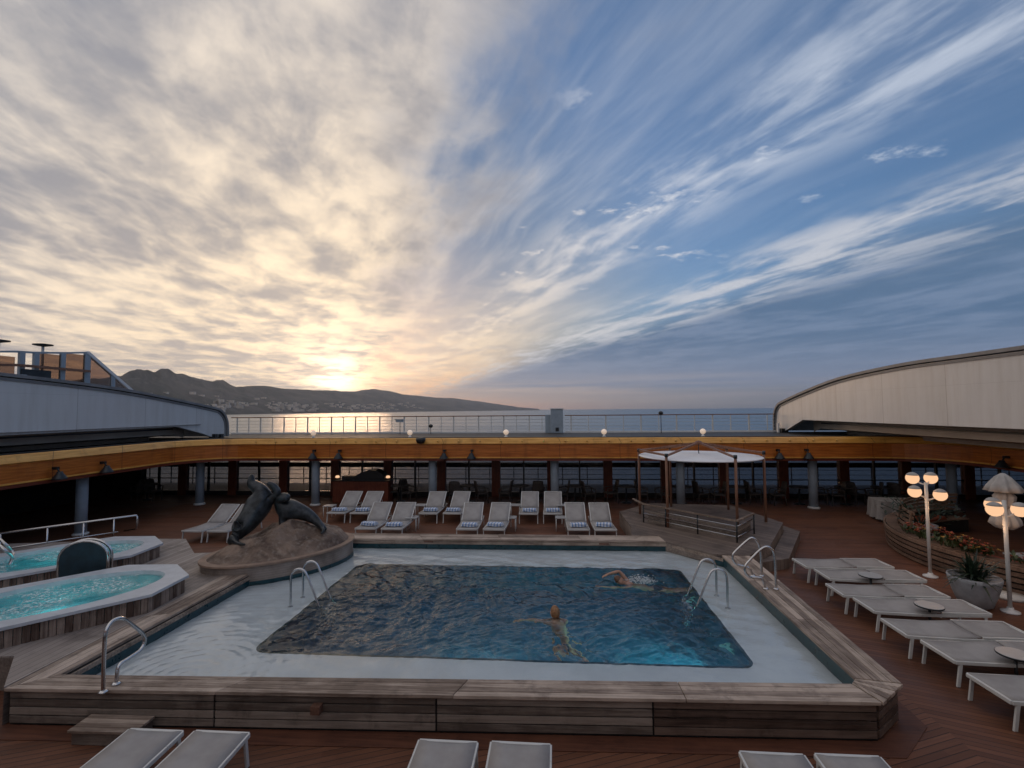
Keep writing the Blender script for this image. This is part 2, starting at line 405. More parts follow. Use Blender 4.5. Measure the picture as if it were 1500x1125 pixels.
def fill_with_hole(outer, holes, z, up=True):
    bm = bmesh.new(); edges = []
    for lp in [outer]+holes:
        vs = [bm.verts.new((p[0], p[1], z)) for p in lp]
        edges += [bm.edges.new((vs[i], vs[(i+1) % len(vs)])) for i in range(len(vs))]
    r = bmesh.ops.triangle_fill(bm, use_beauty=True, use_dissolve=False, edges=edges)
    for f in bm.faces:
        if (f.normal.z < 0) == up: f.normal_flip()
    bm.verts.index_update()
    V = [tuple(v.co) for v in bm.verts]; F = [tuple(v.index for v in f.verts) for f in bm.faces]; bm.free(); return V, F
def rrect(x0, x1, y0, y1, r, n=8):
    P = []
    for cx, cy, a0 in ((x1-r, y1-r, 0), (x0+r, y1-r, 90), (x0+r, y0+r, 180), (x1-r, y0+r, 270)):
        for i in range(n+1):
            q = R(a0+90*i/n); P.append((cx+r*math.cos(q), cy+r*math.sin(q)))
    return P

# ================================================================= SKY
SUN_AZ = R(-24.4)     # from +Y, negative = to the left
SUN_EL = R(3.1)
SD = Vector((math.sin(SUN_AZ)*math.cos(SUN_EL), math.cos(SUN_AZ)*math.cos(SUN_EL), math.sin(SUN_EL)))
W = bpy.data.worlds.new('World'); S.world = W; W.use_nodes = True; nt = W.node_tree; nt.nodes.clear(); t = NT(nt)
D = nt.nodes.new('ShaderNodeTexCoord').outputs['Generated']
sky = nt.nodes.new('ShaderNodeTexSky'); sky.sky_type = 'NISHITA'; sky.sun_disc = False
sky.sun_elevation = SUN_EL; sky.sun_rotation = SUN_AZ; sky.air_density = 1.; sky.dust_density = .6; sky.ozone_density = 2.5
dx, dy, dz = t.sep(D)
zz = t.m('ADD', t.m('MAXIMUM', dz, 0.), .03)
A = t.m('DIVIDE', t.vm('DOT_PRODUCT', D, (math.cos(SUN_AZ), -math.sin(SUN_AZ), 0)), zz)
B = t.m('DIVIDE', t.vm('DOT_PRODUCT', D, (math.sin(SUN_AZ), math.cos(SUN_AZ), 0)), zz)
g = t.vm('DOT_PRODUCT', D, tuple(SD))
g0 = t.m('MAXIMUM', g, 0.)
AB = t.comb(A, B)
wl = t.m('SUBTRACT', t.noise(AB, .8, 3, .5), .5)
Aw = t.m('ADD', A, t.m('MULTIPLY', wl, 1.1))
As = t.m('ADD', A, t.m('MULTIPLY', t.m('SUBTRACT', t.noise(AB, .5, 2, .5), .5), .5))
# mottled cover on the left
n_big = t.noise(t.comb(t.m('MULTIPLY', A, 1.25), t.m('MULTIPLY', B, .95)), .62, 7, .60, .35)
n_fine = t.noise(t.comb(t.m('MULTIPLY', A, 1.6), t.m('MULTIPLY', B, .8)), 2.2, 7, .57, .3)
tex = t.m('ADD', t.m('MULTIPLY', n_big, .6), t.m('MULTIPLY', n_fine, .4))
lit = t.ss(tex, .41, .61)
edge = t.m('ADD', Aw, t.m('MULTIPLY', t.m('SUBTRACT', n_fine, .5), 1.1))
cov = t.m('MULTIPLY', t.ss(edge, .72, .15), t.ss(n_big, .20, .34))
# cirrus streaks fanning out of the sunset
sn = t.noise(t.comb(t.m('MULTIPLY', As, 1.9), t.m('MULTIPLY', B, .22)), 1., 6, .56, .1)
sn2 = t.noise(t.comb(t.m('MULTIPLY', As, 5.5), t.m('MULTIPLY', B, .9)), 1., 6, .6, .2)
stk = t.m('MULTIPLY', t.ss(B, .5, 1.9, .35, 1.), t.ss(t.m('ADD', t.m('MULTIPLY', sn, .6), t.m('MULTIPLY', sn2, .4)), .42, .72, 0., .75))
band = t.m('MAXIMUM', t.ss(A, 2.0, 1.2), t.ss(B, 2.4, 4.5, 0., .8))
band = t.m('MAXIMUM', band, .22)
core = t.m('MULTIPLY', t.m('MULTIPLY', t.ss(As, .9, 1.35), t.ss(As, 1.9, 1.4)), t.ss(t.m('ADD', t.m('MULTIPLY', sn2, .5), t.m('MULTIPLY', n_fine, .5)), .42, .60, .08, .75))
cir = t.m('MAXIMUM', t.m('MULTIPLY', t.m('MULTIPLY', stk, band), .9), core)
# small bright puffs in the blue
puff = t.m('MULTIPLY', t.m('MULTIPLY', t.ss(t.noise(AB, 2.4, 6, .62, .1), .57, .70), t.ss(A, .5, .9)), t.ss(A, 2.4, 1.8))
cir = t.m('MAXIMUM', cir, t.m('MULTIPLY', puff, .9))
# stratus bank low on the right
A3 = t.m('ADD', t.m('ADD', A, t.m('MULTIPLY', wl, .55)), t.m('MULTIPLY', t.m('SUBTRACT', n_fine, .5), .5))
bank = t.m('MULTIPLY', t.ss(A3, 2.35, 3.4), t.ss(dz, .012, .05, .35, 1.))
bedge = t.m('MULTIPLY', t.m('MULTIPLY', t.ss(A3, 2.1, 2.65), t.ss(A3, 3.6, 2.8)), t.ss(t.m('ADD', t.m('MULTIPLY', sn2, .5), t.m('MULTIPLY', n_fine, .5)), .42, .60))
sunw = t.m('POWER', g0, 7.)
sunw2 = t.m('POWER', g0, 40.)
def K(c, k=10.): return tuple(x*k for x in c)
shade = t.mix(sunw, K((.19, .205, .245)), K((.36, .31, .275)))
brt = t.mix(sunw, K((.50, .475, .455)), K((.95, .74, .50)))
c_cov = t.mix(lit, shade, brt)
c_cir = t.mix(sunw, K((.46, .50, .57)), K((.85, .68, .50)))
c_bank = t.mix(t.ss(tex, .42, .60), K((.072, .128, .215)), K((.125, .18, .275)))
c_bank = t.mix(t.ss(dz, .15, .02), c_bank, K((.185, .225, .31)))
c_bank = t.mix(sunw2, c_bank, K((.40, .34, .315)))
base = t.vm('ADD', t.vm('MULTIPLY', sky.outputs[0], t.mix(t.ss(g0, .72, .96), (.84, 1.04, 1.34), (1.0, .84, .80))), (.35, .55, .9))
col = t.mix(cir, base, c_cir)
col = t.mix(cov, col, c_cov)
col = t.mix(bank, col, c_bank)
col = t.mix(t.m('MULTIPLY', bedge, .75), col, K((.50, .50, .52)))
# pale strip above the horizon
sx_ = t.ss(t.noise(t.comb(t.m('MULTIPLY', dx, 1.6), t.m('MULTIPLY', dz, 45.)), 1., 4, .6), .38, .62)
strip = t.m('MULTIPLY', t.ss(dz, .085, .02), sx_)
col = t.mix(t.m('MULTIPLY', strip, .8), col, t.mix(sunw, K((.42, .36, .34)), K((.75, .52, .36))))
warm = t.m('MULTIPLY', t.m('MULTIPLY', t.ss(dz, .36, .05), t.m('POWER', g0, 6.)), t.ss(A3, 3.0, 1.6, .12, 1.))
col = t.mix(t.m('MULTIPLY', warm, .62), col, t.mix(lit, K((.52, .43, .37)), K((1.0, .76, .49))))
# sky tuned for foreground light: slightly dimmer away from the sun, brighter overhead
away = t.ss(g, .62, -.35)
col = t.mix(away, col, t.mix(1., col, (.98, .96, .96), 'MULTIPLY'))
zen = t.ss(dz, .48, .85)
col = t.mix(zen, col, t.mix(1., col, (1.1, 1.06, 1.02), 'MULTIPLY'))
# layered glow round the sun
gl = t.m('ADD', t.m('MULTIPLY', t.m('POWER', g0, 1000.), 18.), t.m('MULTIPLY', t.m('POWER', g0, 100.), 3.8))
gl = t.m('MULTIPLY', gl, t.ss(tex, .36, .56, .30, 1.))
gl = t.m('MULTIPLY', gl, t.ss(edge, 2.6, .9, .15, 1.))
glow = t.vm('MULTIPLY', t.comb(gl, gl, gl), (1., .74, .45))
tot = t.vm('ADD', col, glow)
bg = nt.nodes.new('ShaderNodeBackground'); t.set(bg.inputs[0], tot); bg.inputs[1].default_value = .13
wo = nt.nodes.new('ShaderNodeOutputWorld'); nt.links.new(bg.outputs[0], wo.inputs[0])
try: W.cycles.sampling_method = 'MANUAL'; W.cycles.sample_map_resolution = 1024
except Exception: pass

sl = bpy.data.lights.new('sun', 'SUN'); sl.energy = .55; sl.angle = R(12.); sl.color = (1, .62, .36)
so = bpy.data.objects.new('sun', sl); COL.objects.link(so)
so.rotation_euler = SD.to_track_quat('Z', 'Y').to_euler()

# ================================================================= SEA, HILLS, HAZE
SEA = -17.
mb = MB()
rings = [0, 60, 200, 600, 2000, 6000, 15000, 30000]
n = 96; vs = []; fs = []
vs.append((0, 0, SEA))
for r in rings[1:]:
    for j in range(n): vs.append((r*math.cos(2*PI*j/n), r*math.sin(2*PI*j/n), SEA))
for j in range(n): fs.append((0, 1+j, 1+(j+1) % n))
for i in range(len(rings)-2):
    for j in range(n): a = 1+i*n; b = 1+(i+1)*n; fs.append((a+j, b+j, b+(j+1) % n, a+(j+1) % n))
mb.add(vs, fs); tag(mb.build('sea', M['sea']), kind='structure')

prof = [(-500, 590), (-300, 560), (-100, 548), (0, 556), (60, 562), (120, 558), (150, 555), (175, 552), (190, 545), (205, 541), (215, 541.5), (225, 547), (235, 543), (245, 541.5), (256, 546), (280, 553), (310, 560), (325, 559), (345, 567), (380, 566), (430, 571), (470, 572.5), (500, 573.5), (520, 575), (535, 571.5), (545, 570), (570, 574), (600, 579.5), (640, 583), (665, 584), (700, 588.5), (730, 592.5), (760, 597), (790, 599.5)]
def interp(x):
    for (a, b), (c, d) in zip(prof, prof[1:]):
        if a <= x <= c: return b+(d-b)*(x-a)/(c-a)
    return 599
def hz(px): return 600.0-(px-794)*.0079+.0
def hill_mesh(scale, dist, x0, x1, step, rows, seed, name, rough=1.):
    vs = []; cols = 0; px = x0
    while px <= x1:
        D0 = dist(px); p = at(px, 590, Y=1000.); dirv = Vector((p.x, p.y)).normalized()
        H = max(4., (hz(px)-interp(px))*(1+.05*noise.fractal(Vector((px*.045, 9.1, 0)), .8, 2.2, 5))*scale(px)*D0*1.34/FP/math.sqrt(1+((px-750)/FP)**2)+24)
        for i in range(rows):
            tt = i/(rows-1)*1.5
            dd = D0*(1+.34*tt) if tt <= 1 else D0*(1.34+.3*(tt-1))
            e = (tt**.85 if tt <= 1 else max(0, 1-(tt-1)*1.6))
            q = dirv*dd
            nz = noise.fractal(Vector((q.x*.0011+seed, q.y*.0011, seed)), .9, 2.1, 6)
            rg_ = abs(noise.fractal(Vector((q.x*.0021+seed, q.y*.0007, 3.)), .9, 2.1, 5))
            h = H*e*(1+.0*nz)-H*rg_*.5*e*(1-min(1, abs(tt-1)*0+ (1 if tt == 1 else 0)))*rough+H*.12*nz*(e if tt < 1 else 0)
            if tt == 0: h = 0
            vs.append((q.x, q.y, SEA+max(0 if tt else -6, h)+ (2 if tt > 0 else 0)))
        cols += 1; px += step
    fs = [(c*rows+i, (c+1)*rows+i, (c+1)*rows+i+1, c*rows+i+1) for c in range(cols-1) for i in range(rows-1)]
    mb = MB(); mb.add(vs, fs, True); o = mb.build(name, M['hill']); tag(o, kind='structure'); return vs, rows
dmain = lambda px: 2400+(max(0, px+200)/990)**2.6*9500
vs_h, rows_h = hill_mesh(lambda px: 1., dmain, -500, 790, 3, 31, 4.2, 'hills')
# the town along the shore: countless tiny pale buildings
mb = MB(); rnd = random.Random(3)
for k in range(1500):
    c = rnd.choice(range(0, len(vs_h)//rows_h-1)); px = -500+3*c
    if px < 130 or px > 620: continue
    i = min(int(abs(rnd.gauss(0, 3.2)))+1, 13)
    if noise.noise(Vector((px*.02, i*.3, 2.))) < -.15: continue
    p = Vector(vs_h[c*rows_h+i]); p.x += rnd.uniform(-40, 40)
    w = rnd.uniform(10, 28); h = rnd.uniform(6, 20)
    mb.box(p.x-w, p.x+w, p.y-8, p.y+8, p.z-6, p.z+h)
tag(mb.build('town', M['town']), 'pale coastal town scattered over the lower slopes of the hills', 'town', kind='stuff')

m, nt = new_mat('sea_haze'); pv = nt.nodes.new('ShaderNodeVolumePrincipled'); pv.inputs['Color'].default_value = (.66, .77, .95, 1)
pv.inputs['Density'].default_value = 4.8e-5; pv.inputs['Anisotropy'].default_value = .62
o_ = nt.nodes.new('ShaderNodeOutputMaterial'); nt.links.new(pv.outputs[0], o_.inputs['Volume'])
mb = MB(); mb.box(-31000, 31000, -31000, 31000, SEA-8, 900)
HZ = tag(mb.build('haze', m), 'pale sea haze over the water and the far hills', 'haze', kind='stuff')

# ================================================================= SHIP STRUCTURE
XL, XR, YB = -15.3, 15.0, 20.5      # edges of the open well
DZ = 2.80                           # upper deck level
hole = rrect(XL, XR, 1.4, YB, 2.2, 8)
pool_hole = [(-6.5, 7.0), (3.8, 7.0), (3.8, 13.4), (-6.5, 13.4)]
V, F = fill_with_hole([(-34, -8), (34, -8), (34, 23.4), (-34, 23.4)], [pool_hole], 0.)
mb = MB(); mb.add(V, F); tag(mb.build('deck_floor', M['deck']), kind='structure')
mb = MB(); mb.box(-34, 34, 23.4, 27.4, -.3, 0.0); tag(mb.build('promenade_floor', M['deckpaint']), kind='structure')
mb = MB(); mb.box(-33.5, 33.5, -8, 27.1, SEA-6, -1.6); tag(mb.build('ship_hull', M['hull']), kind='structure')
mb = MB()
V, F = fill_with_hole([(-34, -8), (34, -8), (34, 27.6), (-34, 27.6)], [hole], DZ); mb.add(V, F)
V, F = fill_with_hole([(-34, -8), (34, -8), (34, 27.6), (-34, 27.6)], [hole], 2.38, False); mb.add(V, F)
n = len(hole); mb.add([(p[0], p[1], 2.38) for p in hole]+[(p[0], p[1], DZ) for p in hole], [(i, (i+1) % n, n+(i+1) % n, n+i) for i in range(n)])
mb.add([(-34, 27.6, 2.38), (34, 27.6, 2.38), (34, 27.6, DZ), (-34, 27.6, DZ)], [(0, 1, 2, 3)])
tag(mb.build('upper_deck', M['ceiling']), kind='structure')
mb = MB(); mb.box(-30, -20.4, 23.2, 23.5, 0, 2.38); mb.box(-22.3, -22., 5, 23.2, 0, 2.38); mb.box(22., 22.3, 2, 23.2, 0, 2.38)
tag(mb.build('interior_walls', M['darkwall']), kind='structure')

# fascia round the well
fas = thing('fascia_beam', 'long orange varnished beam running round the open well under the upper deck', 'beam')
def sweep(mb, path, prof, closed=True):
    """path: list of (x,y); prof: list of (inset, z); inset toward the well centre"""
    n = len(path); m_ = len(prof); vs = []
    for i in range(n):
        a = Vector(path[i-1]); b = Vector(path[(i+1) % n]); d = (b-a).normalized(); nr = Vector((-d.y, d.x))  # ccw path: left normal = inward
        for (ins, z) in prof: q = Vector(path[i])+nr*ins; vs.append((q.x, q.y, z))
    fs = [(i*m_+j, ((i+1) % n)*m_+j, ((i+1) % n)*m_+j+1, i*m_+j+1) for i in range(n) for j in range(m_-1)]
    mb.add(vs, fs)
mb = MB(); sweep(mb, hole, [(.06, 2.66), (.10, 2.66), (.10, 2.08), (.02, 2.08)][::1]); mb.build('panel', M['fascia'], fas)
mb = MB(); sweep(mb, hole, [(-.25, 2.915), (.0, 2.93), (.06, 2.90), (.16, 2.70), (.10, 2.662)]); mb.build('lip', M['fascia_lip'], fas)
mb = MB(); sweep(mb, hole, [(.10, 2.078), (.15, 2.07), (.15, 1.99), (-.35, 1.96), (-.36, 2.4)]); mb.build('bottom_trim', M['fascia_dark'], fas)
mb = MB(); sweep(mb, hole, [(.103, 2.14), (.125, 2.135), (.125, 2.095), (.103, 2.09)]); mb.build('bead', M['fascia_lip'], fas)
mb = MB(); sweep(mb, hole, [(-.25, 2.914), (-.25, 2.96), (-.05, 2.96), (-.05, 2.93)]); mb.build('gutter', M['darkmetal'], fas)
for k in range(28):
    x = -12.7+k*.885
    if x > 12.6: break
    b = MB(); b.sphere((x, YB-.135, 2.80), .045, 8); b.build('bulb', M['gold'], fas)

# columns
cx = [(-15.6, 20.9), (-10.3, 20.95), (-5.1, 20.95), (.12, 21.0), (5.32, 21.05), (10.6, 21.1), (15.9, 21.1), (-15.85, 15.6), (-15.85, 10.4), (15.7, 15.8), (15.7, 10.6)]
cl = ['dark grey round column in the far left corner of the covered deck', 'grey round column left of the small bar behind the sea lion statue', 'grey round column behind the back pair of loungers left of centre', 'grey round column right of the loungers in the middle of the back row', 'grey round column standing behind the white gazebo canopy', 'grey round column on the far deck between gazebo and globe lamp',
      'shadowed column in the far right corner of the covered deck', 'dark column behind the hot tubs under the left beam', 'dark column at the left picture edge beyond the far hot tub', 'shadowed column behind the curved bench on the right', 'column under the right beam outside the curved bench']
proto = None
for (x, y), l in zip(cx, cl):
    if proto is None:
        o = proto = thing('deck_column', l, 'column', group='round steel columns under the beam')
        b = MB(); b.lathe([(.17, 0.07), (.17, 2.375)], n=20); b.build('shaft', M['bluegrey'], o)
        b = MB(); b.lathe([(.23, .002), (.23, .05), (.18, .085)], n=20); b.build('collar', M['whitemetal'], o)
    else: o = copy_tree(proto); o['label'] = l
    o.location = (x, y, 0)

# window wall
ww = thing('window_wall', 'long wall of tall sea-view windows between red-brown posts behind the loungers', 'window wall')
YW = 23.4
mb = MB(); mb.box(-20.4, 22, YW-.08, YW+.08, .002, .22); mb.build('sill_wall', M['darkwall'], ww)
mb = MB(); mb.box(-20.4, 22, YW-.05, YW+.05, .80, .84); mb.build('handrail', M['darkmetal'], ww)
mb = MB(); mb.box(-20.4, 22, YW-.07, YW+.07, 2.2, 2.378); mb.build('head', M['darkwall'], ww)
px = -20.9; k = 0
posts = [-20.95+2.617*i for i in range(17)]
for i, x in enumerate(posts[:-1]):
    if i: b = MB(); b.box(x-.2, x+.2, YW-.14, YW+.12, .002, 2.376); b.build('post', M['redwood'], ww)
    if i < 16:
        b = MB(); b.box(x+1.28, x+1.35, YW-.06, YW+.06, .222, 2.198); b.build('mullion', M['black'], ww)
        b = MB(); b.box(x+.2, x+1.28, YW-.01, YW+.01, .222, 2.198); b.build('pane', M['glass'], ww)
        b = MB(); b.box(x+1.35, x+2.417, YW-.01, YW+.01, .222, 2.198); b.build('pane', M['glass'], ww)
# promenade rail outside
pr = thing('promenade_rail', 'dark outer railing with a thick cap seen through the windows', 'railing')
mb = MB(); mb.box(-30, 30, 27.0, 27.25, .95, 1.2); mb.build('cap', M['darkmetal'], pr)
mb = MB()
for i in range(46): mb.box(-30+i*1.33-.02, -30+i*1.33+.02, 27.1, 27.14, 0, .95)
for z in (.3, .55, .8): mb.box(-30, 30, 27.105, 27.135, z, z+.02)
mb.build('balusters', M['darkmetal'], pr)

# upper deck railing
def railing(x0, x1, y, z0, name, label, wires=4, step=1.42, half=True):
    r = thing(name, label, 'railing')
    mb = MB(); mb.box(x0, x1, y-.05, y+.05, z0+.93, z0+.98); mb.build('handrail', M['teakpole'], r)
    mb = MB(); mb.box(x0, x1, y-.06, y+.06, z0+.002, z0+.09); mb.build('kerb', M['white'], r)
    for k in range(wires):
        z = z0+.22+.70*k/wires
        b = MB(); b.tube([(x0, y, z), (x1, y, z)], .009, 6); b.build('wire', M['whitemetal'], r)
    x = x0+.35; i = 0
    while x < x1:
        w = .035 if i % 2 == 0 else .016
        b = MB(); b.box(x-w, x+w, y-.02, y+.02, z0+.09, z0+.93); b.build('post', M['whitemetal'], r)
        x += step/2; i += 1
    return r
railing(-18.6, -.15, 27.4, DZ, 'ship_railing', 'white ship railing with wooden handrail in front of the hills, left of the grey locker')
railing(.75, 12.1, 27.4, DZ, 'ship_railing', 'white ship railing in front of the open sea, right of the grey locker', step=1.9)
lk = thing('deck_locker', 'blue-grey upright steel locker in the gap of the upper railing', 'locker', (.3, 27.35, DZ))
b = MB(); b.box(-.32, .36, -.2, .2, .002, 1.3); b.build('body', M['bluegrey'], lk, .02)
b = MB(); b.box(-.36, .40, -.24, .24, 1.3, 1.36); b.build('lid', M['white'], lk, .01)
b = MB(); b.box(-.62, -.325, -.03, .03, .002, 1.0); b.build('side_gate', M['bluegrey'], lk)
b = MB(); b.box(-.06, .12, -.23, -.203, .1, .3); b.build('vent', M['black'], lk)

# globe lamps on the beam edge
gl_l = ['small round white lamp on the beam edge near the left end of the railing', 'small round white lamp on the beam edge beside the hooded rail light', 'small round white lamp on the beam edge left of the grey locker', 'small round white lamp on the beam edge right of the grey locker', 'small round white lamp on the beam edge above the gazebo']
proto = None
for x, l in zip((-10.33, -6.04, -1.9, 2.19, 6.19), gl_l):
    if proto is None:
        o = proto = thing('edge_lamp', l, 'lamp', group='small round lamps along the beam edge')
        b = MB(); b.lathe([(.09, 0), (.09, .03), (.045, .05), (.045, .12)], n=12); b.build('base', M['white'], o)
        b = MB(); b.sphere((0, 0, .22), .115, 14); b.build('globe', M['bulbglass'], o)
    else: o = copy_tree(proto); o['label'] = l
    o.location = (x, 20.75, 2.93)
# rail lights
def rail_light(px, py, kind, label):
    p = at(px, py, Y=26.6)
    o = thing('rail_light', label, 'deck light', (p.x, 26.6, DZ))
    b = MB(); b.tube([(0, 0, .0), (0, 0, p.z-DZ)], .018, 8); b.build('pole', M['darkmetal'], o)
    b = MB()
    if kind == 0: b.box(-.22, .16, -.1, .1, p.z-DZ-.02, p.z-DZ+.12); b.box(-.28, .22, -.12, .12, p.z-DZ+.12, p.z-DZ+.15)
    else: b.sphere((0, 0, p.z-DZ), .13, 12, (1, 1, .8))
    b.build('head', M['bluegrey' if kind == 0 else 'black'], o)
rail_light(586, 618, 0, 'hooded grey light on a thin pole behind the beam, left of centre')
rail_light(631, 624, 1, 'dark ball-shaped light on a thin pole beside the black speaker')
rail_light(968, 605, 1, 'black ball light rising above the handrail over the gazebo')
sp = thing('dome_speaker', 'black bowl-shaped speaker hanging on the beam edge left of centre', 'speaker', (-5.42, 20.2, 2.72))
b = MB(); b.lathe([(.05, -.02), (.15, .02), (.2, .12), (.2, .22), (.08, .24)], n=20); b.build('housing', M['black'], sp)
b = MB(); b.box(-.03, .03, .02, .16, .08, .14); b.build('bracket', M['darkmetal'], sp)

# floodlights in pairs
def flood():
    o = thing('floodlight', 'x', 'floodlight', group='dark floodlights on the face of the orange beam')
    b = MB(); b.box(-.05, .05, -.06, .10, .16, .24); b.tube([(0, -.03, .2), (0, -.10, .08)], .025, 8); b.build('bracket', M['black'], o)
    b = MB(); b.lathe([(.07, .10), (.09, .04), (.19, -.10), (.20, -.13)], (0, -.12, 0), n=20); b.build('housing', M['darkmetal'], o)
    b = MB(); b.lathe([(.175, -.128), (.175, -.136)], (0, -.12, 0), n=20); b.build('lens', M['bluegrey'], o)
    return o
fl = [(-10.07, 0, 'floodlight on the beam left of centre, the left one of the pair over the bar'), (-8.95, 0, 'floodlight on the beam left of centre, the right one of the pair over the bar'), (-4.44, 0, 'floodlight on the beam just right of the black speaker, left one of its pair'), (-3.29, 0, 'floodlight on the beam right of the black speaker, right one of its pair'),
      (8.93, 0, 'floodlight on the beam right of the gazebo canopy, nearer to the gazebo'), (10.02, 0, 'floodlight on the beam right of the gazebo canopy, farther from the gazebo'), (14.0, 1, 'floodlight on the left beam above the hot tubs, nearer one'), (15.6, 1, 'floodlight on the left beam above the hot tubs, farther one'), (17.4, 2, 'floodlight on the right beam at the picture edge')]
fp = None
for v, sd, l in fl:
    o = fp = flood() if fp is None else None
    break
for i, (v, sd, l) in enumerate(fl):
    o = fp if i == 0 else copy_tree(fp)
    o['label'] = l
    if sd == 0: o.location = (v, YB-.2, 2.22)
    elif sd == 1: o.location = (XL+.2, v, 2.22); o.rotation_euler.z = R(90)
    else: o.location = (XR-.2, v, 2.22); o.rotation_euler.z = R(-90)

# ---------------------------------------------------------------- retractable roof halves
def dome(X, sgn, top, bot, label):
    """end wall in the plane x=X, roof going away from the well (sgn)"""
    th = thing('retracted_roof', label, 'roof')
    tp = smooth_path([(0, y, z) for y, z in top], 4); tp = [(p.y, p.z) for p in tp]
    poly = tp+[(y, z) for y, z in bot]
    n = len(poly); d = .18*sgn
    mb = MB(); mb.add([(X, y, z) for y, z in poly]+[(X+d, y, z) for y, z in poly], [tuple(range(n)), tuple(range(n, 2*n))[::-1]]+[(i, (i+1) % n, n+(i+1) % n, n+i) for i in range(n)])
    mb.build('end_wall', M['dome'], th)
    # rim: raised roof edge following the top profile
    mb = MB(); N = len(tp)
    def off(i, k):
        a = Vector(tp[max(i-1, 0)]); b = Vector(tp[min(i+1, N-1)]); t_ = (b-a).normalized(); nr = Vector((-t_.y, t_.x))
        if nr.y < 0 and abs(nr.y) > abs(nr.x): nr = -nr
        q = Vector(tp[i])+nr*k; return q
    for (x0, x1, k0, k1, mm) in ((X-.10*sgn, X+9*sgn, .03, .13, 'dome_rim'),):
        vs = []
        for i in range(N):
            for (x, k) in ((x0, k0), (x0, k1), (x1, k1), (x1, k0)):
                q = off(i, k); vs.append((x, q.x, q.y))
        fs = [(i*4+j, i*4+(j+1) % 4, (i+1)*4+(j+1) % 4, (i+1)*4+j) for i in range(N-1) for j in range(4)]+[(0, 1, 2, 3), tuple(4*(N-1)+j for j in (3, 2, 1, 0))]
        mb.add(vs, fs)
    mb.build('roof_edge', M['dome_rim'], th)
    mb = MB()
    for k0, k1, xx in ((-.09, -.02, X-.035*sgn),):
        vs = []
        for i in range(N):
            for (x, k) in ((xx, k0), (xx, k1), (X, k1), (X, k0)):
                q = off(i, k); vs.append((x, q.x, q.y))
        fs = [(i*4+j, i*4+(j+1) % 4, (i+1)*4+(j+1) % 4, (i+1)*4+j) for i in range(N-1) for j in range(4)]
        mb.add(vs, fs)
    mb.build('edge_trim', M['dome_rim'], th)
    return th
RT = [(-10, 4.5), (-5, 5.1), (2, 5.48), (10, 5.50), (15, 5.48), (17.9, 5.44), (21.4, 5.20), (24.2, 4.76), (26.4, 4.33), (27.0, 4.15), (27.35, 3.8), (27.45, 3.3), (27.45, 2.86)]
RB = [(26.55, 2.86), (24.6, 3.50), (15, 3.50), (2, 3.5), (-8, 3.5), (-10, 3.3)]
rd = dome(12.0, 1, RT, RB, 'right half of the retracted white roof with its warm-lit curved end wall')
LT = [(-10, 4.3), (-4, 5.1), (4, 5.38), (9, 5.33), (13.5, 5.2), (17.45, 4.93), (20.5, 4.55), (22.8, 4.22), (23.4, 4.06), (23.75, 3.7), (23.85, 3.3), (23.85, 2.86)]
LB = [(22.9, 2.86), (22.3, 3.05), (20.6, 3.46), (13, 3.44), (0, 3.44), (-8, 3.44), (-10, 3.3)]
ld = dome(-16.5, -1, LT, LB, 'left half of the retracted white roof with its blue-grey shaded end wall')
# recessed inner shells under each half
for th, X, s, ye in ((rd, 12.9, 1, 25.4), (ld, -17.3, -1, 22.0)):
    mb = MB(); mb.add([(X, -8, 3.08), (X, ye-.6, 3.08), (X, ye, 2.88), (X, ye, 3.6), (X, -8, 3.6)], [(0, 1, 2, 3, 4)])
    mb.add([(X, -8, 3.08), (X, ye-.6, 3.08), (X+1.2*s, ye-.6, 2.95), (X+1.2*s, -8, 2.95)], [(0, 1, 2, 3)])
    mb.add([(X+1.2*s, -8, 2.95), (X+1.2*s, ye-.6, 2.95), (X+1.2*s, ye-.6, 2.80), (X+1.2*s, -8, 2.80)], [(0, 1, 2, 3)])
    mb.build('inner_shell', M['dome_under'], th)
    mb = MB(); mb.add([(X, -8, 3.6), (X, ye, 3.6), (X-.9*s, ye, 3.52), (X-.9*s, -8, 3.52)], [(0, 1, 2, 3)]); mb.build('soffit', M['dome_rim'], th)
    mb = MB(); mb.box(min(X, X+.03*s)-.02, max(X, X+.03*s)+.02, -8, ye-.7, 3.30, 3.36); mb.build('track', M['darkmetal'], th)
for th, X, yy, s in ((rd, 12.0, 26.75, 1), (ld, -16.5, 23.2, -1)):
    b = MB(); b.box(X-.16, X+.16, yy-.35, yy-.15, DZ+.002, DZ+.22); b.box(X-.16, X+.16, yy+.1, yy+.3, DZ+.002, DZ+.2); b.build('wheel_bogie', M['black'], th)
    b = MB(); b.box(X-.26, X-.18, yy-.12, yy+.02, DZ+.002, DZ+.5); b.build('buffer', M['white'], th)

# glass windbreak on the left sundeck
gw = thing('glass_windbreak', 'bronze-tinted glass windbreak with a sloping white end rail above the left roof', 'windbreak')
GX = -19.
def gp(px, py): return at(px, py, X=GX)
tl = [(-40, 514), (0, 515), (24, 515), (50, 516.5), (92, 517), (128, 516.5)]
b = MB(); P = [gp(*q) for q in tl]
for a, c in zip(P, P[1:]): b.bar(a, c, .08, .07)
b.build('top_rail', M['bluegrey'], gw)
b = MB(); b.bar(gp(127, 516), gp(194, 574), .14, .12); b.build('end_rail', M['white'], gw)
for px, py0 in ((32, 515.5), (53, 517), (92, 518), (128, 518), (165, 549)):
    p = gp(px, py0); b = MB(); w = .09 if px != 128 else .12
    b.box(GX-.05, GX+.05, p.y-w, p.y+w, 4.6, p.z); b.build('post', M['bluegrey'], gw)
for (a, c) in ((-40, 22), (55, 90), (94, 126)):
    p0 = gp(a, 516); p1 = gp(c, 517); b = MB(); b.box(GX-.01, GX+.01, p0.y, p1.y, 4.7, min(p0.z, p1.z)-.02); b.build('pane', M['tint'], gw)
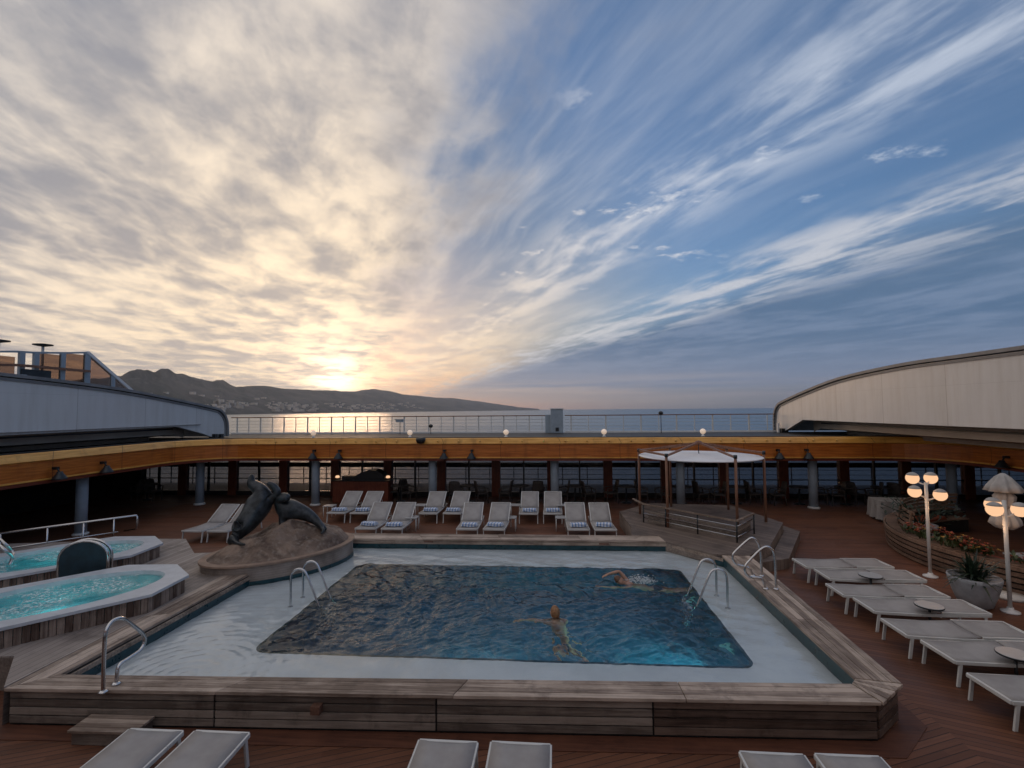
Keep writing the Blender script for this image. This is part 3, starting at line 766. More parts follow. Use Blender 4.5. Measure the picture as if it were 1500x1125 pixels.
p0 = gp(130, 520); p1 = gp(190, 574)
b = MB(); b.add([(GX-.01, p0.y, 4.7), (GX-.01, p1.y, 4.7), (GX-.01, p1.y, p1.z), (GX-.01, p0.y, p0.z), (GX+.01, p0.y, 4.7), (GX+.01, p1.y, 4.7), (GX+.01, p1.y, p1.z), (GX+.01, p0.y, p0.z)], [(0, 1, 2, 3), (7, 6, 5, 4), (2, 6, 7, 3)]); b.build('pane', M['tint'], gw)
b = MB(); b.bar(gp(-40, 534)+Vector((.15, 0, 0)), gp(22, 535)+Vector((.15, 0, 0)), .08, .09); b.bar(gp(22, 535)+Vector((.15, 0, 0)), gp(127, 544)+Vector((.15, 0, 0)), .08, .09); b.build('handrail', M['teakpole'], gw)
b = MB(); p0 = gp(28, 536); p1 = gp(72, 536); b.box(GX+.06, GX+.1, p0.y, p1.y, 4.7, p0.z-.1); b.build('lower_panel', M['darkmetal'], gw)
# coaming strip hiding deck edge
cm = thing('roof_walkway', 'dark narrow walkway edge along the top of the left roof', 'walkway')
for dxx, dzz in ((-.9, .12), (-1.6, .24)):
    b = MB()
    L = [(y, z) for y, z in LT if 3 < y < 23.5]
    for (y0, z0), (y1, z1) in zip(L, L[1:]): b.bar((-16.5+dxx, y0, z0+dzz), (-16.5+dxx, y1, z1+dzz), .1, .2)
    b.build('kerb', M['darkmetal'], cm)
for px, py, l in ((63, 506, 'flat round lamp on a thin pole behind the glass windbreak'), (-2, 500, 'flat round lamp on a pole cut by the left picture edge above the roof')):
    p = at(px, py, X=-19.3); o = thing('disc_lamp', l, 'lamp', (p.x, p.y, 4.9), group='flat disc lamps on the left sundeck')
    b = MB(); b.tube([(0, 0, 0), (0, 0, p.z-4.9)], .045, 10); b.build('pole', M['white'], o)
    b = MB(); b.lathe([(.05, -.05), (.3, 0), (.31, .04), (.1, .07)], (0, 0, p.z-4.9), n=20); b.build('shade', M['darkmetal'], o)
for i, (px, l) in enumerate(((4, 'small bar stool shape behind the windbreak at the left edge'), (17, 'white stool beside the handrail on the left sundeck'), (28, 'stool nearest the framed opening on the left sundeck'))):
    p = at(px, 545, X=-18.2); o = thing('bar_stool', l, 'stool', (p.x, p.y, 4.75), group='stools on the left sundeck')
    b = MB(); b.lathe([(.2, .62), (.2, .68)], n=14); b.build('seat', M['bluegrey'], o)
    b = MB(); b.tube([(0, 0, .3), (0, 0, .62)], .03, 8); b.lathe([(.16, .0), (.16, .03), (.03, .06), (.03, .3)], n=14); b.build('leg', M['whitemetal'], o)

# ================================================================= POOL
pool = thing('swimming_pool', 'raised rectangular pool with weathered wooden surround and pale shallow shelf', 'pool')
TOPZ = .5
def strip_boards(a0, a1, b0, b1, nb, z0, z1, mb, gap=.008, segs=1, joints=()):
    """boards running from a-side start to end; a0->a1 inner edge, b0->b1 outer edge; nb boards across"""
    a0, a1, b0, b1 = [Vector((*p, 0)) for p in (a0, a1, b0, b1)]
    cuts = [0]+list(joints)+[1]
    for k in range(nb):
        for s0, s1 in zip(cuts, cuts[1:]):
            u0, u1 = k/nb, (k+1)/nb
            L = (a1-a0).length; W_ = (b0-a0).length; gu = gap/2/W_; gs = gap/2/L
            P = lambda s, u: a0.lerp(a1, s).lerp(b0.lerp(b1, s), u)
            q = [P(s0+gs, u0+gu), P(s1-gs, u0+gu), P(s1-gs, u1-gu), P(s0+gs, u1-gu)]
            ar = (q[1]-q[0]).cross(q[3]-q[0]).z
            if ar < 0: q = q[::-1]
            mb.prism([(p.x, p.y) for p in q], z0, z1)
# front coping
mb = MB()
strip_boards((-6.79, 6.47), (3.86, 6.93), (-7.21, 6.10), (3.98, 6.52), 4, TOPZ-.045, TOPZ, mb, joints=(.255, .53, .79))
mb.build('front_coping', M['coping'], pool, .006)
mb = MB()
# corner block with short mitred boards
def lerp2(a, b, s): return (a[0]+(b[0]-a[0])*s, a[1]+(b[1]-a[1])*s)
for k in range(5):
    s0, s1 = k/5+.012, (k+1)/5-.012
    i0, i1 = (3.87, 6.93), (3.98, 7.05); a, b_ = (3.99, 6.51), (4.52, 6.96)
    p = [lerp2(i0, i1, s0), lerp2(a, b_, s0), lerp2(a, b_, s1), lerp2(i0, i1, s1)]
    mb.prism(p, TOPZ-.04, TOPZ+.003)
mb.build('corner_coping', M['coping_y'], pool, .005)
mb = MB(); strip_boards((3.985, 7.07), (4.12, 12.6), (4.52, 6.98), (4.80, 12.6), 5, TOPZ-.045, TOPZ, mb, joints=(.34, .68)); mb.build('right_coping', M['coping_y'], pool, .006)
mb = MB(); strip_boards((3.06, 13.76), (-5.81, 13.62), (3.0, 14.42), (-6.2, 14.3), 5, TOPZ-.045, TOPZ, mb, joints=(.25, .5, .75)); mb.build('back_coping', M['coping'], pool, .006)
mb = MB(); strip_boards((-6.79, 6.47), (-6.73, 10.6), (-7.21, 6.10), (-7.25, 10.6), 4, TOPZ-.045, TOPZ, mb, joints=(.5,)); mb.build('left_coping', M['coping_y'], pool, .006)
# solid body below the coping (ring)
outer = [(-7.17, 6.17), (3.95, 6.59), (4.46, 7.02), (4.74, 12.6), (4.74, 13.4), (3.0, 14.38), (-6.15, 14.26), (-7.17, 12.0)]
inner = [(-6.75, 6.50), (3.92, 6.96), (4.02, 7.1), (4.13, 12.5), (3.08, 13.78), (-5.9, 13.66), (-6.7, 12.9)]
mb = MB()
n = len(outer); mb.add([(p[0], p[1], .002) for p in outer]+[(p[0], p[1], TOPZ-.05) for p in outer], [(i, (i+1) % n, n+(i+1) % n, n+i) for i in range(n)])
V, F = fill_with_hole(outer, [inner], TOPZ-.05); mb.add(V, F)
mb.build('core', M['darkwall'], pool)
mb = MB(); n = len(inner)
mb.add([(p[0], p[1], .12) for p in inner]+[(p[0], p[1], TOPZ-.05) for p in inner], [(i, n+i, n+(i+1) % n, (i+1) % n) for i in range(n)]); mb.build('tile_band', M['teal_tile'], pool)
# pale edge board under the back/left coping facing the water
mb = MB()
for i in (3, 4, 5, 6):
    a = Vector((*inner[i], 0)); b_ = Vector((*inner[(i+1) % n], 0)); d = (b_-a).normalized(); nr = Vector((-d.y, d.x, 0))
    mb.bar(a+nr*.012+Vector((0, 0, .415)), b_+nr*.012+Vector((0, 0, .415)), .02, .07)
mb.build('edge_board', M['coping'], pool)
# outer slatted side panels
def side_panels(a, b, cuts, mats, h0=.03, h1=.455, ns=4):
    a = Vector((*a, 0)); b = Vector((*b, 0)); d = (b-a).normalized(); nr = Vector((d.y, -d.x, 0))
    L = (b-a).length
    for (s0, s1), mm in zip(zip(cuts, cuts[1:]), mats):
        mb = MB()
        for k in range(ns):
            z0 = h0+(h1-h0)*k/ns+.008; z1 = h0+(h1-h0)*(k+1)/ns-.008
            p = a+d*(L*s0+.012); q = a+d*(L*s1-.012)
            mb.bar(p+nr*.012+Vector((0, 0, (z0+z1)/2)), q+nr*.012+Vector((0, 0, (z0+z1)/2)), .03, z1-z0)
        mb.build('side_panel', M[mm], pool, .004)
def cutx(px): return at(px, 1035, Y=6.4).x
L0, L1 = outer[0], outer[1]
cs = [0]+[(cutx(p)-L0[0])/(L1[0]-L0[0]) for p in (325, 640, 958)]+[1]
side_panels(L0, L1, cs, ['panel', 'panel', 'panel', 'panel_red'])
side_panels(outer[1], outer[2], [0, 1], ['panel_red'])
side_panels(outer[2], outer[3], [0, .33, .66, 1], ['panel_y']*3)
side_panels(outer[5], outer[6], [0, .33, .66, 1], ['panel']*3)
mb = MB(); p = at(461, 1042, Y=6.2); mb.box(p.x-.06, p.x+.06, 6.2, 6.30, p.z-.05, p.z+.05); mb.build('access_plate', M['brick'], pool)
for px in (627, 885): 
    p = at(px, 789, Y=13.6); mb = MB(); mb.box(p.x-.13, p.x+.13, 13.66, 13.70, .425, .47); mb.build('depth_marker', M['brick'], pool)
# shelf with deep hole
DX0, DX1, DY0, DY1 = -4.85, 3.0, 7.78, 12.27
deep = rrect(DX0, DX1, DY0, DY1, .22, 5)
SZ = .19; WZ = .262
mb = MB(); V, F = fill_with_hole([(-7.1, 6.4), (3.9, 6.75), (4.3, 7.1), (4.4, 13.3), (3.4, 14.1), (-7.1, 14.1)], [deep], SZ); mb.add(V, F); mb.build('shelf', M['shelf'], pool)
mb = MB(); n = len(deep); mb.add([(p[0], p[1], SZ) for p in deep]+[(p[0], p[1], -1.25) for p in deep], [(i, (i+1) % n, n+(i+1) % n, n+i) for i in range(n)]+[tuple(range(n, 2*n))]); mb.build('basin', M['basin'], pool)
mb = MB(); 
for i in range(n):
    a, b_ = deep[i], deep[(i+1) % n]; mb.bar((a[0], a[1], SZ+.003), (b_[0], b_[1], SZ+.003), .05, .012)
mb.build('nosing', M['teal_tile'], pool)
for (x, y, dxn, dyn) in ((1.9, DY0+.01, 0, 1), (-1.2, DY0+.01, 0, 1), (DX1-.01, 8.9, -1, 0), (DX1-.01, 10.9, -1, 0)):
    b = MB(); c = Vector((x, y, -.35)); nrm = Vector((dxn, dyn, 0)); sd_ = Vector((-dyn, dxn, 0))
    N_ = 16; vs = [c+nrm*.03+(sd_*math.cos(2*PI*i/N_)+Vector((0, 0, 1))*math.sin(2*PI*i/N_))*.12 for i in range(N_)]+[c+(sd_*math.cos(2*PI*i/N_)+Vector((0, 0, 1))*math.sin(2*PI*i/N_))*.14 for i in range(N_)]
    b.add(vs, [tuple(range(N_))]+[(i, (i+1) % N_, N_+(i+1) % N_, N_+i) for i in range(N_)]); b.build('underwater_lamp', M['poollamp'], pool)
    if dyn or y < 9.5:
        pl = bpy.data.lights.new('pool_light', 'SPOT'); pl.energy = 85; pl.color = (.35, 1, .80); pl.shadow_soft_size = 0; pl.spot_size = R(120); pl.spot_blend = 1.
        po = bpy.data.objects.new('pool_light', pl); COL.objects.link(po); po.location = c+nrm*.06
        po.rotation_euler = (-(nrm+Vector((0, 0, -.4)))).to_track_quat('Z', 'Y').to_euler()

# water surface
st = .022
gx = np.arange(-7.05, 4.42, st); gy = np.arange(6.45, 14.05, st)
X, Y = np.meshgrid(gx, gy); rs = np.random.RandomState(5)
dd = np.minimum(np.minimum(X-DX0, DX1-X), np.minimum(Y-DY0, DY1-Y))
mask = 1/(1+np.exp(-(dd-.08)/.10))
Z = np.zeros_like(X)
wx = X+.12*np.sin(1.7*Y+.6)+.07*np.sin(3.1*X+2.2*Y); wy = Y+.12*np.sin(1.9*X+1.)+.07*np.sin(2.7*Y-1.3*X)
for i in range(120):
    lam = .095*(9.**(rs.rand()**1.9)); th = rs.rand()*2*PI; k = 2*PI/lam
    amp = .0105*lam**1.0/(1+.0*lam); ph = rs.rand()*2*PI
    Z += amp*np.sin(k*(wx*np.cos(th)+wy*np.sin(th))+ph)*(.6+.4*np.sin(.8*X+1.1*Y+ph*3))
gustf = .75+.35*np.sin(.9*X+1.3)*np.sin(1.1*Y+.4)
Zd = Z*gustf*.92
def ring(cx_, cy_, amp, lam, dec):
    r = np.sqrt((X-cx_)**2+(Y-cy_)**2); return amp*np.sin(2*PI*r/lam)*np.exp(-r/dec)
Zd += ring(.1, 9.2, .010, .32, .9)+ring(1.6, 11.2, .012, .3, .9)+ring(-4.2, 9.9, .007, .25, .8)
Zs = Z*.11+1.6*(ring(-5.4, 7.0, .0022, .17, 2.0)+ring(-5.9, 8.1, .0018, .21, 1.4)+.0012*np.sin(2*PI*(X*.35+Y)/.45+1.5*np.sin(X)))
Zf = WZ+Zs*(1-mask)+Zd*mask
ny, nx = X.shape
keep = (Y > 6.55+(X-3.95)*.85+.05) | (X < 3.6)
co = np.stack([X, Y, Zf], -1).reshape(-1, 3).astype(np.float32)
ii = np.arange(ny*nx).reshape(ny, nx)
q = np.stack([ii[:-1, :-1], ii[:-1, 1:], ii[1:, 1:], ii[1:, :-1]], -1).reshape(-1, 4)
q = q[(keep[:-1, :-1] & keep[:-1, 1:] & keep[1:, :-1]).ravel()]
me = bpy.data.meshes.new('pool_water'); me.vertices.add(len(co)); me.vertices.foreach_set('co', co.ravel())
me.loops.add(q.size); me.loops.foreach_set('vertex_index', q.ravel().astype(np.int32))
me.polygons.add(len(q)); me.polygons.foreach_set('loop_start', np.arange(0, q.size, 4, dtype=np.int32)); me.polygons.foreach_set('loop_total', np.full(len(q), 4, dtype=np.int32))
me.polygons.foreach_set('use_smooth', np.ones(len(q), dtype=bool)); me.update(calc_edges=True); me.validate()
me.materials.append(M['water']); wo_ = bpy.data.objects.new('pool_water', me); COL.objects.link(wo_); tag(wo_, kind='structure')

# step in front
st_ = thing('wooden_step', 'small low wooden step box at the front left of the pool surround', 'step', (-5.57, 6.0, 0), R(1.5))
mb = MB(); mb.box(-.4, .4, -.14, .17, .002, .155); mb.build('box', M['panel'], st_, .005)
mb = MB()
for k in range(4): mb.box(-.43, .43, -.17+k*.085, -.09+k*.085, .157, .19)
mb.build('top', M['coping'], st_, .005)
# base border board around pool on deck
bo = [(-7.3, 5.86), (4.09, 6.29), (4.75, 6.90), (5.02, 12.6)]; bi = [(-7.3, 6.15), (3.97, 6.57), (4.48, 7.0), (4.78, 12.6)]
mb = MB()
for i in range(3): mb.prism([bo[i], bo[i+1], bi[i+1], bi[i]], .004, .009)
tag(mb.build('deck_border', wood('dark_border_board', (.075, .028, .017), (.17, .065, .036), axis=0, attr=False, stain=.4)), kind='structure')

# platform for the hot tubs
plat = thing('tub_platform', 'low weathered wooden platform carrying the two hot tubs left of the pool', 'platform')
poly = [(-7.235, 6.13), (-8.0, 6.9), (-15.0, 6.3), (-15.0, 12.7), (-11.25, 13.41), (-10.42, 13.44), (-9.14, 12.1), (-7.6, 12.4), (-7.235, 11.9)]
mb = MB(); mb.prism(poly, .002, TOPZ-.03); mb.build('base', M['panel_y'], plat)
m, nt = new_mat('platform_planks'); t = NT(nt); p = t.pos(); x, y, z = t.sep(p)
k = t.m('DIVIDE', x, .13); idx = t.m('FLOOR', k); fr = t.m('FRACT', k)
wn = nt.nodes.new('ShaderNodeTexWhiteNoise'); wn.noise_dimensions = '1D'; t.set(wn.inputs['W'], idx)
g_ = t.noise(t.vm('MULTIPLY', p, (30., 1.5, 30.)), 1., 5, .6)
c = t.mix(t.m('ADD', t.m('MULTIPLY', wn.outputs['Value'], .5), t.m('MULTIPLY', g_, .5)), (.20, .16, .14), (.46, .40, .36))
c = t.mix(t.ss(t.noise(p, 1.3, 6, .65), .48, .68, 0, .6), c, (.10, .08, .07))
gp_ = t.ss(t.m('ABSOLUTE', t.m('SUBTRACT', fr, .5)), .5, .45)
c = t.mix(gp_, (.04, .03, .03), c)
t.out(principled(t, c, .6, 0, t.bump(gp_, .5, .006))); M['platplank'] = m
mb = MB(); mb.prism([(x*1.0, y) for x, y in poly], TOPZ-.028, TOPZ-.004); mb.build('planks', M['platplank'], plat)

# ---------------------------------------------------------------- hot tubs
def tub(cx_, cy_, label, r=1.6):
    t_ = thing('hot_tub', label, 'hot tub', (cx_, cy_, 0), group='octagonal hot tubs beside the pool')
    zt = .83
    AL, AC = 1.94, 1.23
    ea = Vector((.64, .768)); ec = Vector((.768, -.64))
    T = lambda a_, c_: (ea.x*a_+ec.x*c_, ea.y*a_+ec.y*c_)
    oc = [T(AL, -.5), T(1.2, -AC), T(-1.2, -AC), T(-AL, -.5), T(-AL, .5), T(-1.2, AC), T(1.2, AC), T(AL, .5)]
    inn = [T(1.62*math.cos(2*PI*k/56), -.95*math.sin(2*PI*k/56)) for k in range(56)]
    mb = MB(); V, F = fill_with_hole(oc, [inn], zt); mb.add(V, F)
    n = 8; mb.add([(p[0], p[1], zt-.05) for p in oc]+[(p[0], p[1], zt) for p in oc], [(i, (i+1) % n, n+(i+1) % n, n+i) for i in range(n)])
    n = len(inn)
    mb.add([(p[0], p[1], zt) for p in inn]+[(p[0]*.985, p[1]*.985, zt-.10) for p in inn], [(i, n+i, n+(i+1) % n, (i+1) % n) for i in range(n)])
    mb.build('rim', M['gasket'], t_)
    mb = MB(); s = .96
    for k in range(8):
        a = Vector((oc[k][0]*s, oc[k][1]*s, 0)); b_ = Vector((oc[(k+1) % 8][0]*s, oc[(k+1) % 8][1]*s, 0)); d = b_-a; m_ = max(6, int(d.length/.10))
        for j in range(m_):
            p = a+d*((j+.04)/m_); q_ = a+d*((j+.96)/m_); c = (p+q_)/2; h = (zt-.05-.5)/2
            mb.obox((c.x, c.y, .498+h), (q_-p)/2, d.cross(Vector((0, 0, 1))).normalized()*.012, (0, 0, h))
    mb.build('slats', M['slatv'], t_)
    mb = MB(); n = len(inn); mb.add([(p[0]*.98, p[1]*.98, zt-.09) for p in inn]+[(p[0]*.85, p[1]*.85, .50) for p in inn], [(i, n+i, n+(i+1) % n, (i+1) % n) for i in range(n)]+[tuple(range(n, 2*n))]); mb.build('shell', M['tubbasin'], t_)
    # water with bubbling relief
    mb = MB(); vs = [(0, 0, zt-.06)]; fs = []; nr_, na = 26, 72
    for i in range(1, nr_+1):
        for j in range(na):
            rr = i/nr_; q = 2*PI*j/na; x, y = T(1.60*rr*math.cos(q), -.935*rr*math.sin(q))
            h = .018*noise.fractal(Vector((x*4+cx_, y*4+cy_, 0)), .7, 2., 4)*min(1, (1.05-rr)*4)
            vs.append((x, y, zt-.07+h))
    for j in range(na): fs.append((0, 1+j, 1+(j+1) % na))
    for i in range(nr_-1):
        for j in range(na): a = 1+i*na; b_ = 1+(i+1)*na; fs.append((a+j, b_+j, b_+(j+1) % na, a+(j+1) % na))
    mb.add(vs, fs, True); mb.build('bubbling_water', M['tubwater'], t_)
    pl = bpy.data.lights.new('tub_light', 'POINT'); pl.energy = 3.5; pl.color = (.45, 1, .98); pl.shadow_soft_size = 0
    po = bpy.data.objects.new('tub_light', pl); COL.objects.link(po); po.location = (cx_, cy_, .66)
    return t_
t1 = tub(-8.93, 8.37, 'hot tub nearer the pool and the camera, foaming turquoise water')
t2 = tub(-11.36, 10.62, 'hot tub behind the arched dark panel, farther from the pool')
b = MB(); p = at(242, 866, z=.66); b.sphere((1.42, .42, .68), .035, 8); b.build('button', M['white'], t1)

ar = thing('arched_panel', 'dark padded arch panel in a chrome tube frame between the hot tubs', 'panel', (-9.92, 9.85, .5), math.atan2(.26, .71))
arc = [(-.44, 0, 0), (-.44, 0, .52)]+[(-.44*math.cos(PI*k/12), 0, .52+.36*math.sin(PI*k/12)) for k in range(1, 12)]+[(.44, 0, .52), (.44, 0, 0)]
b = MB(); b.tube(arc, .028, 10); b.build('tube_frame', M['metal'], ar)
b = MB(); b.tube([(p[0], .16, p[2]) for p in arc], .028, 10); b.build('tube_frame', M['metal'], ar)
in_ = [(p[0]*.90, p[2]*.955) for p in arc]; n = len(in_)
b = MB(); b.add([(x, -.02, z) for x, z in in_]+[(x, .12, z) for x, z in in_], [tuple(range(n)), tuple(range(n, 2*n))[::-1]]+[(i, (i+1) % n, n+(i+1) % n, n+i) for i in range(n)]); b.build('pad', M['cushion'], ar, .02)

# ramp railing behind the tubs
rr_ = thing('ramp_railing', 'stainless steel railing standing on the deck behind the far hot tub', 'railing')
a = at(-60, 789, z=.95); c = at(200, 755, z=.95); dn = (c-a)
top = [a, c, c+Vector((.03, 0, -.06)), c+Vector((.03, 0, -.38)), c+Vector((.0, 0, -.42)), at(182, 778, z=.45)]
b = MB(); b.tube(top, .03, 10); b.build('handrail', M['metal'], rr_)
b = MB(); b.tube([a-Vector((0, 0, .42)), c-dn*.12-Vector((0, 0, .42))], .02, 8); b.build('mid_rail', M['metal'], rr_)
for s in (.2, .45, .66, .85):
    p = a+dn*s; b = MB(); b.tube([(p.x, p.y, .002), (p.x, p.y, p.z)], .024, 8); b.build('post', M['metal'], rr_)
tr_ = thing('tub_grab_rail', 'pair of sloping chrome grab rails at the left end of the far hot tub', 'grab rail')
for o_ in (0, .32):
    pts = [at(-45, 745+o_*40, z=1.75-o_*.3), at(0, 790+o_*30, z=1.3), at(18, 808+o_*25, z=1.0), at(14, 828, z=.84)]
    b = MB(); b.tube(smooth_path(pts), .028, 10); b.build('rail', M['metal'], tr_)

# ---------------------------------------------------------------- handrails and ladders
def ladder(x, sx, y0, y1, label):
    o = thing('pool_ladder', label, 'ladder', group='stainless pool ladders at the ends of the deep basin')
    for y in (y0, y1):
        pts = [(x, y, SZ+.01), (x, y, .5), (x, y, .78), (x+sx*.03, y, .90), (x+sx*.13, y, .97), (x+sx*.24, y, .96), (x+sx*.33, y, .86), (x+sx*.5, y, .45), (x+sx*.66, y, .05), (x+sx*.72, y, -.3), (x+sx*.72, y, -.8)]
        b = MB(); b.tube(smooth_path(pts, 3), .022, 10); b.build('rail', M['metal'], o)
        b = MB(); b.lathe([(.05, SZ+.001), (.05, SZ+.015), (.025, SZ+.03)], (x, y, 0), n=12); b.build('flange', M['metal'], o)
    for k in range(3):
        b = MB(); xx = x+sx*(.66+.03*k); b.box(xx-.04, xx+.04, min(y0, y1), max(y0, y1), .0-k*.28, .03-k*.28); b.build('tread', M['metal'], o)
ladder(-5.19, 1, 9.57, 10.06, 'steel ladder into the deep basin at its left end near the sea lion plinth')
ladder(3.36, -1, 10.0, 10.64, 'steel ladder into the deep basin at its right end')
def grab(ptl, label, Y=None, X=None):
    o = thing('grab_rail', label, 'grab rail', group='bent steel grab rails on the pool surround')
    pts = [at(px, py, Y=Y, X=X) for px, py in ptl]
    pts[0].z = TOPZ; pts[-1].z = TOPZ
    b = MB(); b.tube(smooth_path(pts, 5), .024, 10); b.build('rail', M['metal'], o)
    for p in (pts[0], pts[-1]):
        b = MB(); b.lathe([(.055, TOPZ+.001), (.055, TOPZ+.015), (.026, TOPZ+.03)], (p.x, p.y, 0), n=14); b.build('flange', M['metal'], o)
grab([(1137, 862), (1136, 835), (1134, 812), (1130, 804), (1122, 801), (1113, 806), (1100, 819), (1092, 829), (1092, 838), (1099, 845), (1110, 846), (1117, 849), (1122, 865)], 'bent steel grab rail on the right wooden surround, nearer of the two', Y=10.33)
grab([(1116, 846), (1115, 822), (1113, 802), (1108, 792), (1101, 788), (1093, 793), (1081, 804), (1074, 812), (1074, 820), (1080, 827), (1091, 830), (1098, 833), (1103, 845)], 'bent steel grab rail on the right wooden surround, farther of the two', Y=11.1)
grab([(151, 1013), (152, 970), (154, 932), (159, 917), (168, 908), (180, 906), (192, 914), (208, 927), (212, 938), (206, 952), (188, 965), (174, 976), (170, 1003)], 'bent steel grab rail standing alone on the front left surround', X=-5.8)

# ---------------------------------------------------------------- gazebo
gz = thing('gazebo', 'open six-post wooden gazebo with a round white canopy behind the pool', 'gazebo', (4.86, 16.8, .5))
RG = 1.93
hexv = [(RG*math.cos(R(a)), RG*math.sin(R(a))) for a in (165, 225, 285, 345, 45, 105)]
for x, y in hexv:
    b = MB(); b.tube([(x, y, 0), (x, y, 2.18)], .042, 10); b.build('post', M['teakpole'], gz)
    b = MB(); b.lathe([(.055, 2.12), (.055, 2.22)], (x, y, 0), n=10); b.build('cap', M['darkmetal'], gz)
    b = MB(); b.bar((x, y, 2.15), (0, 0, 2.46), .05, .06); b.build('rafter', M['teakpole'], gz)
for i in range(6):
    a, c = hexv[i], hexv[(i+1) % 6]
    if i in (3, 5, 0): b = MB(); b.bar((a[0], a[1], 2.17), (c[0], c[1], 2.17), .05, .06); b.build('ring_beam', M['teakpole'], gz)
b = MB(); b.lathe([(.10, 2.40), (.13, 2.46), (.09, 2.51), (.02, 2.53)], n=16); b.build('hub', M['teakpole'], gz)
b = MB(); N_ = 60; vs = []; fs = []
pr_ = [(0.02, 2.10), (.6, 2.075), (1.2, 2.05), (1.7, 2.035), (1.9, 2.04), (1.93, 2.02), (1.9, 2.0), (1.2, 2.01), (.02, 2.04)]
b.lathe(pr_, n=N_); b.build('canopy', M['fabric_white'], gz)
b = MB(); b.tube([(0, 0, 2.1), (0, 0, 2.44)], .015, 6); b.build('hanger', M['darkmetal'], gz)
# base platform
m, nt = new_mat('dark_platform_planks'); t = NT(nt); p = t.pos()
q_ = t.vm('DOT_PRODUCT', p, (.75, .66, 0)); r_ = t.vm('DOT_PRODUCT', p, (.66, -.75, 0))
k = t.m('DIVIDE', q_, .12); wn = nt.nodes.new('ShaderNodeTexWhiteNoise'); wn.noise_dimensions = '1D'; t.set(wn.inputs['W'], t.m('FLOOR', k))
g_ = t.noise(t.comb(t.m('MULTIPLY', q_, 26.), t.m('MULTIPLY', r_, 1.4)), 1., 5, .6)
c = t.mix(t.m('ADD', t.m('MULTIPLY', wn.outputs['Value'], .55), t.m('MULTIPLY', g_, .5)), (.10, .072, .058), (.27, .21, .175))
c = t.mix(t.ss(t.noise(p, 1.5, 6, .65), .46, .68, 0, .6), c, (.05, .036, .03))
gp_ = t.ss(t.m('ABSOLUTE', t.m('SUBTRACT', t.m('FRACT', k), .5)), .5, .44)
c = t.mix(gp_, (.02, .015, .012), c)
t.out(principled(t, c, .6, 0, t.bump(gp_, .5, .006))); M['darkplank'] = m
gb = thing('gazebo_platform', 'weathered plank platform with steps under the gazebo at the pool corner', 'platform')
P = [(3.03, 13.80), (3.98, 12.68), (4.80, 12.64), (5.65, 13.5), (7.2, 16.2), (6.6, 19.0), (3.7, 19.3), (2.35, 17.7), (2.4, 15.5), (2.25, 14.44), (3.0, 14.44)]
mb = MB(); mb.prism(P, .004, TOPZ-.035); mb.build('base', M['panel_y'], gb)
mb = MB(); mb.prism(P, TOPZ-.033, TOPZ-.002); mb.build('planks', M['darkplank'], gb)
P2 = [(4.9, 12.75), (6.0, 13.25), (7.65, 16.1), (7.0, 19.2), (6.6, 19.1), (7.22, 16.2), (5.67, 13.48), (4.85, 12.7)]
mb = MB(); mb.prism(P2, .003, .26); mb.build('step', M['darkplank'], gb)
# raised inner boarding (slatted bench ring edge)
mb = MB()
for k in range(4): 
    a = Vector((2.85, 16.0, 0)); c = Vector((4.85, 13.95, 0)); mb.bar(a+Vector((.2, .2, .53+k*.085)), c+Vector((.2, .2, .53+k*.085)), .03, .07)
    a2 = Vector((5.05, 14.15, .53+k*.085)); mb.bar(a2, a2+Vector((.75, 1.0, 0)), .03, .07)
mb.build('slat_screen', M['panel'], gb, .003)
gr = thing('gazebo_railing', 'steel and wood railing in front of the gazebo facing the pool', 'railing')
a = Vector((2.89, 16.07, 1.07)); c = Vector((4.92, 13.77, 1.07))
b = MB(); b.bar(a, c, .06, .045); b.build('top_rail', M['coping'], gr, .006)
b = MB(); b.bar(a-Vector((0, 0, .28)), c-Vector((0, 0, .28)), .03, .03); b.build('mid_rail', M['metal'], gr)
for dzz in (.14, .42):
    b = MB(); b.tube([a-Vector((0, 0, dzz)), c-Vector((0, 0, dzz))], .012, 8); b.build('wire', M['metal'], gr)
    b = MB(); b.tube([c-Vector((0, 0, dzz)), Vector((5.75, 14.75, 1.07-dzz))], .012, 8); b.build('wire', M['metal'], gr)
b = MB(); b.bar(c, Vector((5.75, 14.75, 1.07)), .06, .045); b.build('top_rail', M['coping'], gr, .006)
b = MB(); b.bar(a, Vector((2.75, 17.2, 1.03)), .06, .045); b.build('top_rail', M['coping'], gr, .006)
for s in (0, .27, .62, 1.):
    p = a.lerp(c, s); b = MB(); b.tube([(p.x, p.y, TOPZ), (p.x, p.y, 1.05)], .022, 8); b.build('post', M['darkmetal'], gr)
p = Vector((5.75, 14.75)); b = MB(); b.tube([(p.x, p.y, TOPZ), (p.x, p.y, 1.05)], .022, 8); b.build('post', M['darkmetal'], gr)

# ================================================================= SCULPTURE
pc = Vector((-6.75, 12.05)); ax = Vector((.63, .776)); ay = Vector((.776, -.63))
def ell(a_, b_, n=48): return [(pc.x+ax.x*a_*math.cos(q)+ay.x*b_*math.sin(q), pc.y+ax.y*a_*math.cos(q)+ay.y*b_*math.sin(q)) for q in [-2*PI*k/n for k in range(n)]]
pl_ = thing('statue_plinth', 'oval stone plinth with a brown rock mound in the left back corner of the pool', 'plinth')
mb = MB(); e0 = ell(1.80, 1.17); e1 = ell(1.84, 1.21); n = 48
mb.add([(x, y, .13) for x, y in e0]+[(x, y, .645) for x, y in e0], [(i, (i+1) % n, n+(i+1) % n, n+i) for i in range(n)]); mb.build('wall', M['plinth'], pl_)
mb = MB(); mb.prism(e1, .647, .70); mb.build('cap', simple('plinth_cap', (.30, .205, .15), .7, 0, .2, 4, .3), pl_, .01)
